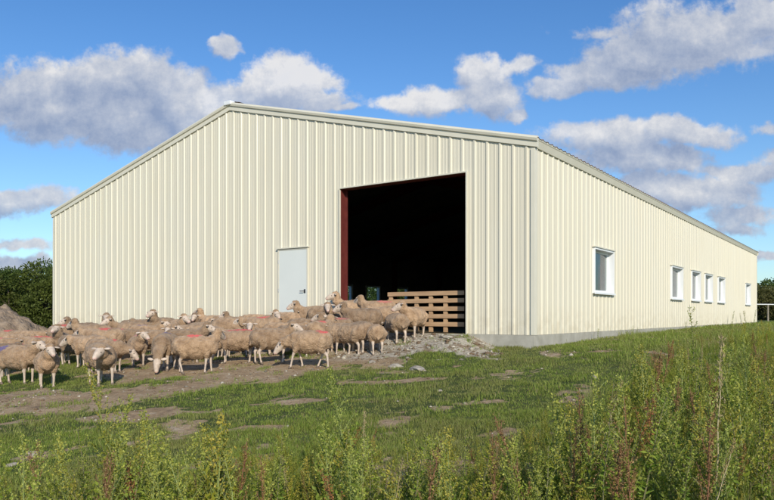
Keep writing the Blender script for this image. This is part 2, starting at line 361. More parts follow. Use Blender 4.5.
# hills far off
def hills():
    n = 160; vs = []; fs = []
    for i in range(n):
        a = math.radians(-75 + 150 * i / (n - 1)); u = math.tan(a)
        for j in range(7):
            r = 1100 + j * 130; x = math.sin(a) * r; y = math.cos(a) * r
            hgt = 22 + 34 * float(smooth(.45, .8, u)) + 26 * (float(fbm(u * 6 + 3, 1.5, 4)) - .5)
            z = hgt * math.sin(math.pi * j / 6 * .5) + 5 * (float(fbm(i * .5, j * .9)) - .5) - 1.5
            vs.append((x, y, z if j else -3))
    for i in range(n - 1):
        for j in range(6): a = i * 7 + j; fs.append((a, a + 7, a + 8, a + 1))
    V = np.array(vs); o = npmesh('hills', V, np.array(fs), noisy('wooded_hill', (.03, .045, .035), (.05, .07, .05), .02, 1, .8, 8, .05), smoothf=True); tag(o, kind='structure')
hills()

# ------------------------------------------------------------------ the shed
shed = empty('livestock_shed', (PX, PY, 0), math.atan2(FY, FX))
tag(shed, 'long cream corrugated steel livestock shed with a low gable roof and big dark doorway', 'shed')
DOOR = (-5.05, -1.55, -.0, 3.50); PD = (-7.14, -6.10, 0.0, 2.13)
WINR = [(3.55, 5.1), (11.4, 13.05), (14.5, 16.05), (16.92, 18.48), (19.8, 21.35), (27.45, 29.1)]
WZ = (.94, 2.08)
WINL = [(15.5, 16.9), (18.1, 19.5), (20.9, 22.4)]
def profile(x0, x1, pitch=.3, h=.024, extra=()):
    xs_ = [x0]; x = x0 + .06
    pts = [(x0, 0.)]
    while x < x1 - .12:
        pts += [(x, 0), (x + .022, h), (x + .062, h), (x + .084, 0)]
        for q in (.135, .215): pts += [(x + q, 0), (x + q + .012, .006), (x + q + .024, 0)]
        x += pitch
    pts = [p for p in pts if p[0] <= x1 - .005] + [(x1, 0)]
    base = sorted(set(pts)); X_ = [p[0] for p in base]; O_ = [p[1] for p in base]
    for e in extra:
        if x0 < e < x1: base.append((e, float(np.interp(e, X_, O_))))
    return sorted(set(base))
def ribbed(x0, x1, zb, top, opens, place, extra=()):
    """place(x, off, z) -> 3D"""
    mb = MB(); ex = list(extra)
    for o in opens: ex += [o[0], o[1]]
    pr = profile(x0, x1, extra=ex)
    for (a, oa), (b_, ob) in zip(pr[:-1], pr[1:]):
        if b_ - a < 1e-4: continue
        mid = (a + b_) / 2; spans = [(zb, zb, top(a), top(b_))]
        for o in opens:
            if o[0] < mid < o[1]:
                ns = []
                for s0, s1, t0, t1 in spans:
                    if o[2] > s0 + .01: ns.append((s0, s1, o[2], o[2]))
                    if o[3] < t0: ns.append((max(o[3], s0),) * 2 + (t0, t1))
                spans = [q for q in ns]
        for s0, s1, t0, t1 in spans:
            mb.add([place(a, oa, s0), place(b_, ob, s1), place(b_, ob, t1), place(a, oa, t0)], [(0, 1, 2, 3)])
    return mb
gt = lambda x: EAVE + (RIDGE - EAVE) * (1 - abs(x + W / 2) / (W / 2)) - .02
ribbed(-W, 0, .0, gt, [DOOR, PD], lambda x, o, z: (x, -.006 - o, z), [-W / 2]).build('gable_wall', M['siding'], shed)
ribbed(-W, 0, .0, gt, [], lambda x, o, z: (x, L + .006 + o, z), [-W / 2]).build('gable_wall', M['siding'], shed)
ribbed(0, L, .0, lambda x: EAVE - .02, [(a, b, *WZ) for a, b in WINR], lambda x, o, z: (.006 + o, x, z)).build('side_wall', M['siding'], shed)
ribbed(0, L, .0, lambda x: EAVE - .02, [(a, b, *WZ) for a, b in WINL], lambda x, o, z: (-W - .006 - o, x, z)).build('side_wall', M['siding'], shed)
# inner lining: thick dark boards added to keep the interior dim
mb = MB()
def wallboxes(axis_, c0, c1, a0, a1, z1, opens):
    cuts = sorted(set([a0, a1] + [v for o in opens for v in o[:2]]))
    for s, e in zip(cuts[:-1], cuts[1:]):
        m_ = (s + e) / 2; zz = [(0.004, z1)]
        for o in opens:
            if o[0] < m_ < o[1]: zz = [q for q in [(0.004, o[2]), (o[3], z1)] if q[1] - q[0] > .02]
        for za, zb in zz:
            if axis_ == 'x': mb.box((s, c0, za), (e, c1, zb))
            else: mb.box((c0, s, za), (c1, e, zb))
wallboxes('x', .0, .10, -W + .1, -.1, EAVE - .1, [DOOR, PD]); wallboxes('x', L - .10, L, -W + .1, -.1, EAVE - .1, [])
wallboxes('y', -.10, 0, 0, L, EAVE - .1, [(a, b, *WZ) for a, b in WINR]); wallboxes('y', -W, -W + .10, 0, L, EAVE - .1, [(a, b, *WZ) for a, b in WINL])
for y0, y1 in ((.0, .1), (L - .1, L)):
    mb.add([(-W + .1, y0, EAVE - .1), (-.1, y0, EAVE - .1), (-W / 2, y0, RIDGE - .12), (-W + .1, y1, EAVE - .1), (-.1, y1, EAVE - .1), (-W / 2, y1, RIDGE - .12)], [(0, 1, 2), (3, 5, 4), (0, 3, 4, 1), (1, 4, 5, 2), (2, 5, 3, 0)])
mb.build('added_wall_lining', M['liner'], shed)
mb = MB(); mb.box((-W + .003, .003, -.15), (-.003, L - .003, 0.0)); mb.build('floor_slab', M['slab'], shed)
mb = MB()
mb.box((-W - .03, -.03, -.9), (.03, .22, -.004)); mb.box((-W - .03, L - .22, -.9), (.03, L + .03, -.004)); mb.box((-.22, .22, -.9), (.03, L - .22, -.004)); mb.box((-W - .03, .22, -.9), (-W + .22, L - .22, -.004))
mb.build('foundation', M['concrete'], shed, .006)
# roof: two ribbed slopes
mb = MB(); n_ = int((L + .24) / .25); hx = W / 2 + .115; sl_ = (RIDGE - EAVE) / (W / 2)
for side in (-1, 1):
    y = -.07; prev = None
    pr = []
    while y < L + .12 - .05: pr += [(y, 0), (y + .02, .022), (y + .06, .022), (y + .08, 0)]; y += .25
    pr.append((L + .12, 0))
    for (a, oa), (b_, ob) in zip(pr[:-1], pr[1:]):
        e = -W / 2 + side * hx; ez = RIDGE + .05 - sl_ * hx
        mb.add([(-W / 2, a, RIDGE + .05 + oa), (-W / 2, b_, RIDGE + .05 + ob), (e, b_, ez + ob), (e, a, ez + oa)], [(0, 1, 2, 3)])
roof = mb.build('roof', M['roof'], shed)
mb = MB()
for side in (-1, 1):
    e = -W / 2 + side * (W / 2 - .02)
    for y0, y1 in ((.1, L - .1),):
        mb.add([(-W / 2, y0, RIDGE - .03), (-W / 2, y1, RIDGE - .03), (e, y1, EAVE - .02), (e, y0, EAVE - .02), (-W / 2, y0, RIDGE - .10), (-W / 2, y1, RIDGE - .10), (e, y1, EAVE - .09), (e, y0, EAVE - .09)],
               [(0, 1, 2, 3), (4, 7, 6, 5), (0, 3, 7, 4), (1, 5, 6, 2), (2, 6, 7, 3)])
mb.build('added_ceiling_lining', M['liner'], shed)  # added under the roof so less light bounces inside
# gable trim: folded fascia with a rolled top, following both slopes, front and back
def sweep(name, prof2, pts, parent):      # prof2 in (out, up)
    mb = MB(); mb.prism([(0, -p[0], p[1]) for p in prof2], pts); return mb.build(name, M['trim'], parent)
pf = [(.004, -.15), (.05, -.15), (.052, -.045), (.085, -.025), (.10, .025), (.085, .065), (.04, .08), (.004, .08)]
for y, sgn in ((0, 1), (L, -1)):
    for side in (-1, 1):
        a = (-W / 2, y, RIDGE + .02); e = (-W / 2 + side * (W / 2 + .10), y, RIDGE + .02 - sl_ * (W / 2 + .10))
        mb = MB(); pr2 = [(0, -p[0] * sgn, p[1]) for p in pf]
        if side == 1: mb.prism(pr2, [a, e])
        else: mb.prism(pr2, [e, a])
        mb.build('gable_trim', M['trim'], shed)
mb = MB(); mb.box((-W / 2 - .16, -.125, RIDGE + .0), (-W / 2 + .12, .05, RIDGE + .115)); mb.build('ridge_end_cap', M['white'], shed, .02)
mb = MB()
mb.add([(-W / 2, .05, RIDGE + .14), (-W / 2, L, RIDGE + .14), (-W / 2 + .3, L, RIDGE + .07), (-W / 2 + .3, .05, RIDGE + .07), (-W / 2 - .3, L, RIDGE + .07), (-W / 2 - .3, .05, RIDGE + .07)], [(0, 1, 2, 3), (0, 5, 4, 1)])
mb.build('ridge_cap', M['trim'], shed)
for xe, sg in ((0, 1), (-W, -1)):
    mb = MB(); ep = [(.004, -.15), (.045, -.15), (.085, -.02), (.10, .0), (.10, .035), (.004, .035)]
    mb.prism([(sg * p[0], 0, p[1]) for p in ep], [(xe, -.0, EAVE), (xe, L, EAVE)]); mb.build('eave_trim', M['trim'], shed)
for cx, cy, sx_, sy_ in ((0, 0, 1, -1), (-W, 0, -1, -1), (0, L, 1, 1), (-W, L, -1, 1)):
    mb = MB(); o = .036; w_ = .06
    mb.box((min(cx + sx_ * o, cx - sx_ * w_), min(cy + sy_ * o, cy + sy_ * (o - .012)), .0), (max(cx + sx_ * o, cx - sx_ * w_), max(cy + sy_ * o, cy + sy_ * (o - .012)), EAVE - .16))
    mb.box((min(cx + sx_ * o, cx + sx_ * (o - .012)), min(cy + sy_ * (o - .014), cy - sy_ * w_), .0), (max(cx + sx_ * o, cx + sx_ * (o - .012)), max(cy + sy_ * (o - .014), cy - sy_ * w_), EAVE - .16))
    mb.build('corner_trim', M['trim'], shed, .003)
# big doorway frame: oxide red channels just inside, cream flashing outside
d0, d1, _, dz = DOOR
mb = MB(); mb.box((d0 - .03, -.064, 0), (d0, -.016, dz + .03)); mb.box((d1, -.064, 0), (d1 + .03, -.016, dz + .03)); mb.box((d0, -.064, dz), (d1, -.016, dz + .03)); mb.build('doorway_flashing', M['trim'], shed)
mb = MB()
mb.box((d0 - .001, -.015, 0.002), (d0 + .012, .20, dz)); mb.box((d0 + .012, .17, 0.002), (d0 + .05, .20, dz)); mb.box((d1 - .012, -.015, 0.002), (d1 + .001, .20, dz)); mb.box((d1 - .05, .17, 0.002), (d1 - .012, .20, dz)); mb.box((d0 + .012, -.015, dz - .012), (d1 - .012, .20, dz + .001))
mb.build('doorway_frame', M['red'], shed)
mb = MB(); mb.box((d0 - .1, -.05, -.10), (d1 + .1, -.0305, -.002)); mb.build('threshold', M['concrete'], shed)
# steel portal frames inside
for yf in (5.2, 10.4, 15.6, 20.8, 26.0):
    mb = MB(); t_ = .10
    for side in (-1, 1):
        xw = -W / 2 + side * (W / 2 - .25)
        mb.box((xw - .12, yf - t_, 0.002), (xw + .12, yf + t_, EAVE - .35))
        a = Vector((xw, yf, EAVE - .35)); b_ = Vector((-W / 2, yf, RIDGE - .45))
        mb.prism([(0, -t_, -.15), (0, t_, -.15), (0, t_, .2), (0, -t_, .2)], [a, b_])
    mb.build('portal_frame', M['red'], shed)
# personnel door
p0, p1, _, pz = PD
fr = MB(); fr.box((p0, -.05, .01), (p0 + .035, .06, pz)); fr.box((p1 - .035, -.05, .01), (p1, .06, pz)); fr.box((p0 + .035, -.05, pz - .035), (p1 - .035, .06, pz))
frame = fr.build('door_frame', M['trim'], shed)
mb = MB(); mb.box((p0 - .03, -.085, pz + .003), (p1 + .03, -.017, pz + .03)); mb.build('drip_flashing', M['trim'], shed)
mb = MB(); mb.box((p0 + .038, -.040, .02), (p1 - .038, .01, pz - .038)); pd = mb.build('door', M['door'], shed, .004)
mb = MB(); mb.box((p1 - .13, -.050, .97), (p1 - .08, -.041, 1.07)); mb.tube([(p1 - .10, -.056, 1.02), (p1 - .10, -.10, 1.02), (p1 - .22, -.10, 1.02)], [.010] * 3, 8); mb.build('door_handle', M['black'], pd)
for hz_ in (.3, 1.05, 1.8):
    mb = MB(); mb.tube([(p0 + .03, -.055, hz_ - .05), (p0 + .03, -.055, hz_ + .05)], [.011] * 2, 8); mb.build('hinge', M['steel'], pd)
# windows
def window(a, b, side):
    z0, z1 = WZ; s = 1 if side == 'r' else -1; x_ = 0 if side == 'r' else -W
    def bx(mb, i0, i1, y0, y1, za, zb):
        xa, xb = x_ - s * i0, x_ - s * i1; mb.box((min(xa, xb), y0, za), (max(xa, xb), y1, zb))
    t = .045; o0, o1 = -.07, .17
    f = MB()
    bx(f, o0, o1, a, a + t, z0, z1); bx(f, o0, o1, b - t, b, z0, z1); bx(f, o0, o1, a + t, b - t, z0, z0 + t); bx(f, o0, o1, a + t, b - t, z1 - t, z1)
    g0, g1 = .085, .145; w_ = .055
    bx(f, g0, g1, a + t, a + t + w_, z0 + t, z1 - t); bx(f, g0, g1, b - t - w_, b - t, z0 + t, z1 - t)
    bx(f, g0, g1, a + t + w_, b - t - w_, z0 + t, z0 + t + w_); bx(f, g0, g1, a + t + w_, b - t - w_, z1 - t - w_, z1 - t)
    wf = f.build('window', M['white'], shed, .004)
    p = MB(); bx(p, .112, .116, a + t + w_, b - t - w_, z0 + t + w_, z1 - t - w_); p.build('pane', M['glass'], wf)
    h = MB(); bx(h, -.095, -.015, a - .04, b + .04, z1 + .002, z1 + .03); h.build('head_flashing', M['trim'], wf)
    q = MB(); bx(q, -.10, -.072, a - .03, b + .03, z0 - .012, z0 + .03); q.build('sill', M['white'], wf)
for a, b in WINR: window(a, b, 'r')
for a, b in WINL: window(a, b, 'l')

# ------------------------------------------------------------------ hurdles (timber gates) in the doorway
def hurdle(name, x0, x1, ly_, tops, ups, bh, lab, braces=True):
    wx, wy = to_world(x0, ly_); g = empty(name, (wx, wy, 0), math.atan2(FY, FX)); w_ = x1 - x0
    for t in tops:
        mb = MB(); j = random.uniform(-.006, .006); mb.add([(0, -.02, t - bh + j), (w_, -.02, t - bh - j), (w_, .004, t - bh - j), (0, .004, t - bh + j), (0, -.02, t + j), (w_, -.02, t - j), (w_, .004, t - j), (0, .004, t + j)],
              [(0, 3, 2, 1), (4, 5, 6, 7), (0, 1, 5, 4), (1, 2, 6, 5), (2, 3, 7, 6), (3, 0, 4, 7)]); mb.build('rail', M['wood'], g, .003)
    for u_ in ups:
        mb = MB(); mb.box((u_, .006, .02), (u_ + .10, .05, tops[0] - .002)); mb.build('upright', M['wood'], g, .003)
    tag(g, *lab); return g
def lx_of(px, ly_):
    k = (px - CX) / FPX                 # intersection of the sight line with the plane ly = ly_
    bx_, by_ = to_world(0, ly_); s = (k * by_ - bx_) / (FX - k * FY); return s
g1 = hurdle('sheep_hurdle', lx_of(388, .32), lx_of(464.5, .32), .32, [.955, .785, .605, .43, .25], [.02, .75, 1.14, 1.53], .098,
            ('five-railed raw timber hurdle closing the right half of the doorway', 'gate'))
g2 = hurdle('sheep_hurdle', lx_of(346, .42), lx_of(387.5, .42), .42, [.76, .56, .36], [.05, .7, 1.25], .10,
            ('lower timber hurdle in the left half of the doorway, mostly hidden behind the sheep', 'gate'))
mb = MB(); mb.tube([(0, 0, 0.002), (0, 0, 1.05)], [.03, .03], 10)
wx, wy = to_world(d1 - .06, .28); o = mb.build('gate_post', M['steel'], shed, 0); o.parent = None; o.location = (wx, wy, 0); tag(o, 'thin grey steel post at the right edge of the doorway holding the hurdle', 'post')

# ------------------------------------------------------------------ sheep
def capdist(P, a, b, ra, rb):
    a = np.array(a); b = np.array(b); d = b - a; t = np.clip(((P - a) @ d) / (d @ d), 0, 1); q = a + t[:, None] * d
    return np.linalg.norm(P - q, axis=1) - (ra + (rb - ra) * t)
def rot(v, yaw):
    c, s = math.cos(yaw), math.sin(yaw); return Vector((v[0] * c - v[1] * s, v[0] * s + v[1] * c, v[2]))
def make_sheep_mesh(pose='up', yaw=0, stride=0, seed=0, fat=1.0):
    fat *= 1.12
    r = random.Random(seed); yaw = math.radians(yaw)
    wool = [((-.33, 0, .56), (-.16, 0, .54), .175 * fat, .20 * fat), ((-.16, 0, .54), (.08, 0, .53), .20 * fat, .205 * fat), ((.08, 0, .53), (.28, 0, .565), .205 * fat, .18),
            ((-.31, 0, .60), (.24, 0, .60), .145, .14), ((.28, 0, .56), (.36, 0, .53), .175, .135),
            ((-.475, 0, .62), (-.515, 0, .42), .04, .028), ((-.38, 0, .59), (-.475, 0, .62), .09, .045)]
    skin = []; hoofs = []
    def leg(front, sy, sw):
        y = .115 * sy
        if front:
            hip = (.26, y, .50); kn = (.265 + sw * .09, y, .26 + abs(sw) * .02); ft = (.26 + sw * .16, y * .95, .065); 
            wool.append((hip, (.263 + sw * .035, y, .37), .095, .058)); skin.append(((.263 + sw * .035, y, .38), kn, .047, .031)); skin.append((kn, ft, .028, .021))
        else:
            st = (-.23 + sw * .05, y * 1.1, .42); hk = (-.36 + sw * .09, y, .27); ft = (-.335 + sw * .17, y * .95, .065)
            wool.append(((-.29, y, .53), st, .135, .09)); wool.append((st, ((st[0] + hk[0]) / 2, y, .35),   .082, .052)); skin.append((((st[0] + hk[0]) / 2, y, .35), hk, .046, .033)); skin.append((hk, ft, .030, .021))
        skin.append((ft, (ft[0] + .02, ft[1], .035), .028, .03)); hoofs.append(((ft[0] + .018, ft[1], .03), (ft[0] + .04, ft[1], .018), .034, .026))
    s = stride
    leg(True, 1, s); leg(True, -1, -s * .8); leg(False, 1, -s * .7); leg(False, -1, s)
    sh = Vector((.27, 0, .60))
    off, pit = {'up': ((.24, 0, .22), -28), 'alert': ((.19, 0, .28), -18), 'mid': ((.32, 0, .08), -35), 'low': ((.33, 0, -.10), -50), 'graze': ((.31, 0, -.34), -68)}[pose]
    ny = yaw * .6; pol = sh + rot(off, ny); hd = rot((math.cos(math.radians(pit)), 0, math.sin(math.radians(pit))), yaw)
    midn = sh.lerp(pol, .55) + rot((.04, 0, -.015), ny)
    wool += [(tuple(sh), tuple(midn), .15, .11), (tuple(midn), tuple(pol - hd * .03), .11, .088), (tuple(pol - hd * .02), tuple(pol + hd * .03 + Vector((0, 0, .035))), .085, .062)]
    e = pol + hd * .235; side = hd.cross(Vector((0, 0, 1))).normalized(); up = side.cross(hd)
    skin += [(tuple(pol + hd * .03), tuple(pol + hd * .13), .082, .068), (tuple(pol + hd * .13 + up * .012), tuple(e), .063, .043), (tuple(pol + hd * .09 - up * .04), tuple(e - up * .022), .05, .032)]
    vs = []; fs = []
    mb = MB()
    for a, b, ra, rb in wool + skin + hoofs:
        a = Vector(a); b = Vector(b); d = (b - a).normalized(); ax = d.orthogonal().normalized(); bx_ = d.cross(ax); n = 14; rings = []
        for (c, rr, sg, ks) in ((a, ra, -1, (75, 50, 25, 0)), (b, rb, 1, (0, 25, 50, 75))):
            for k in ks:
                k = math.radians(k); cc = c + d * (sg * math.sin(k) * rr)
                rings.append([cc + (ax * math.cos(2 * math.pi * j / n) + bx_ * math.sin(2 * math.pi * j / n)) * rr * math.cos(k) for j in range(n)])
        vv = [p for rg in rings for p in rg]; ff = []
        for i in range(len(rings) - 1):
            for j in range(n): ff.append((i * n + j, i * n + (j + 1) % n, (i + 1) * n + (j + 1) % n, (i + 1) * n + j))
        ff.append(tuple(range(n))[::-1]); ff.append(tuple(range((len(rings) - 1) * n, len(rings) * n))); mb.add(vv, ff)
    me = bpy.data.meshes.new('tmp'); me.from_pydata(mb.v, [], mb.f); o = bpy.data.objects.new('tmp', me); C.objects.link(o)
    rm = o.modifiers.new('r', 'REMESH'); rm.mode = 'VOXEL'; rm.voxel_size = .0135
    sm = o.modifiers.new('s', 'SMOOTH'); sm.iterations = 5; sm.factor = .6
    dg = bpy.context.evaluated_depsgraph_get(); ev = o.evaluated_get(dg); m2 = bpy.data.meshes.new_from_object(ev, depsgraph=dg)
    bpy.data.objects.remove(o); bpy.data.meshes.remove(me)
    nv = len(m2.vertices); P = np.empty(nv * 3, np.float32); m2.vertices.foreach_get('co', P); P = P.reshape(-1, 3).astype(float)
    N = np.empty(nv * 3, np.float32); m2.vertices.foreach_get('normal', N); N = N.reshape(-1, 3)
    dw = np.min([capdist(P, *q) for q in wool], axis=0); ds = np.min([capdist(P, *q) for q in skin], axis=0); dh = np.min([capdist(P, *q) for q in hoofs], axis=0)
    muz = capdist(P, e + hd * .0 - up * .01, e + hd * .03 - up * .01, .04, .03)
    # fleece lumps and locks
    nz = fbm(P[:, 0] * 9 + P[:, 2] * 4 + seed * 3, P[:, 1] * 9 + P[:, 2] * 9 + 7, 3) - .5
    n2 = fbm(P[:, 0] * 34 + P[:, 1] * 13, P[:, 2] * 34 + P[:, 1] * 21 + 7, 2) - .5
    body = smooth(.0, .012, ds - dw)
    P = P + N * (body * (nz * .032 + n2 * .022 + .008))[:, None]
    m2.vertices.foreach_set('co', P.astype(np.float32).ravel())
    for q in (FL['plain'], M['skin'], M['pink'], M['hoof'], M['eye']): m2.materials.append(q)
    cls = np.where(dh < .006, 3, np.where(muz < .006, 2, np.where(ds < dw, 1, 0)))
    mi = np.array([cls[p.vertices[0]] for p in m2.polygons]); m2.polygons.foreach_set('material_index', mi.astype(np.int32))
    # ears, eyes, nostrils, mouth in the same mesh
    bm = bmesh.new(); bm.from_mesh(m2)
    def blob(c, sc, R, mi_, seg=8):
        mm = Matrix.Translation(c) @ R.to_4x4() @ Matrix.Diagonal((*sc, 1)); before = len(bm.faces)
        bmesh.ops.create_uvsphere(bm, u_segments=seg, v_segments=6, radius=1, matrix=mm); bm.faces.ensure_lookup_table()
        for f in bm.faces[before:]: f.material_index = mi_; f.smooth = True
    for sg in (-1, 1):
        ed = (side * sg + hd * -.25 + up * (-.22 + r.uniform(-.1, .1))).normalized(); en = ed.cross(hd).normalized(); R = Matrix((ed, en.cross(ed), en)).transposed()
        blob(pol + side * sg * .112 + up * .03 + ed * .02, (.066, .030, .012), R, 1)
        blob(pol + side * sg * .062 + hd * .10 + up * .022, (.013, .013, .013), Matrix.Identity(3), 4)
        blob(e + side * sg * .018 + hd * .034 + up * .002, (.006, .006, .008), Matrix.Identity(3), 4, 6)
        blob(e + side * sg * .026 + hd * .012 - up * .032, (.022, .004, .003), Matrix((hd, side, up)).transposed(), 4, 6)
    for f in bm.faces: f.smooth = True
    bm.to_mesh(m2); bm.free(); m2.name = 'sheep'; return m2
VAR = {}
def sheep_mesh(pose, yaw, stride, fat=1.0):
    k = (pose, yaw, stride, fat)
    if k not in VAR: VAR[k] = make_sheep_mesh(pose, yaw, stride, len(VAR), fat)
    return VAR[k]
def sheep(px, z, head, pose, yaw, fl, label, stride=0, size=1.0, fat=1.0):
    u = (px - CX) / FPX; x, y = u * z, z
    o = bpy.data.objects.new('sheep', sheep_mesh(pose, yaw, stride, fat)); C.objects.link(o)
    gz = min(float(T(x + a, y + b)) for a in (-.25, .25) for b in (-.25, .25)); lx_, ly_ = to_local(x, y)
    if ly_ > -.1 and lx_ > -6: gz = 0
    o.location = (x, y, gz + .012); o.rotation_euler = (0, 0, math.radians(head)); size *= (.87 if z < 16.4 else .93) + .05 * math.sin(px * 7.3 + z * 3); o.scale = (size * .94, size * 1.04, size * 1.04)
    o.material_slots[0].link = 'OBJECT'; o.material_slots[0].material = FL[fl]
    tag(o, label, 'sheep', 'flock of sheep gathered in front of the shed')
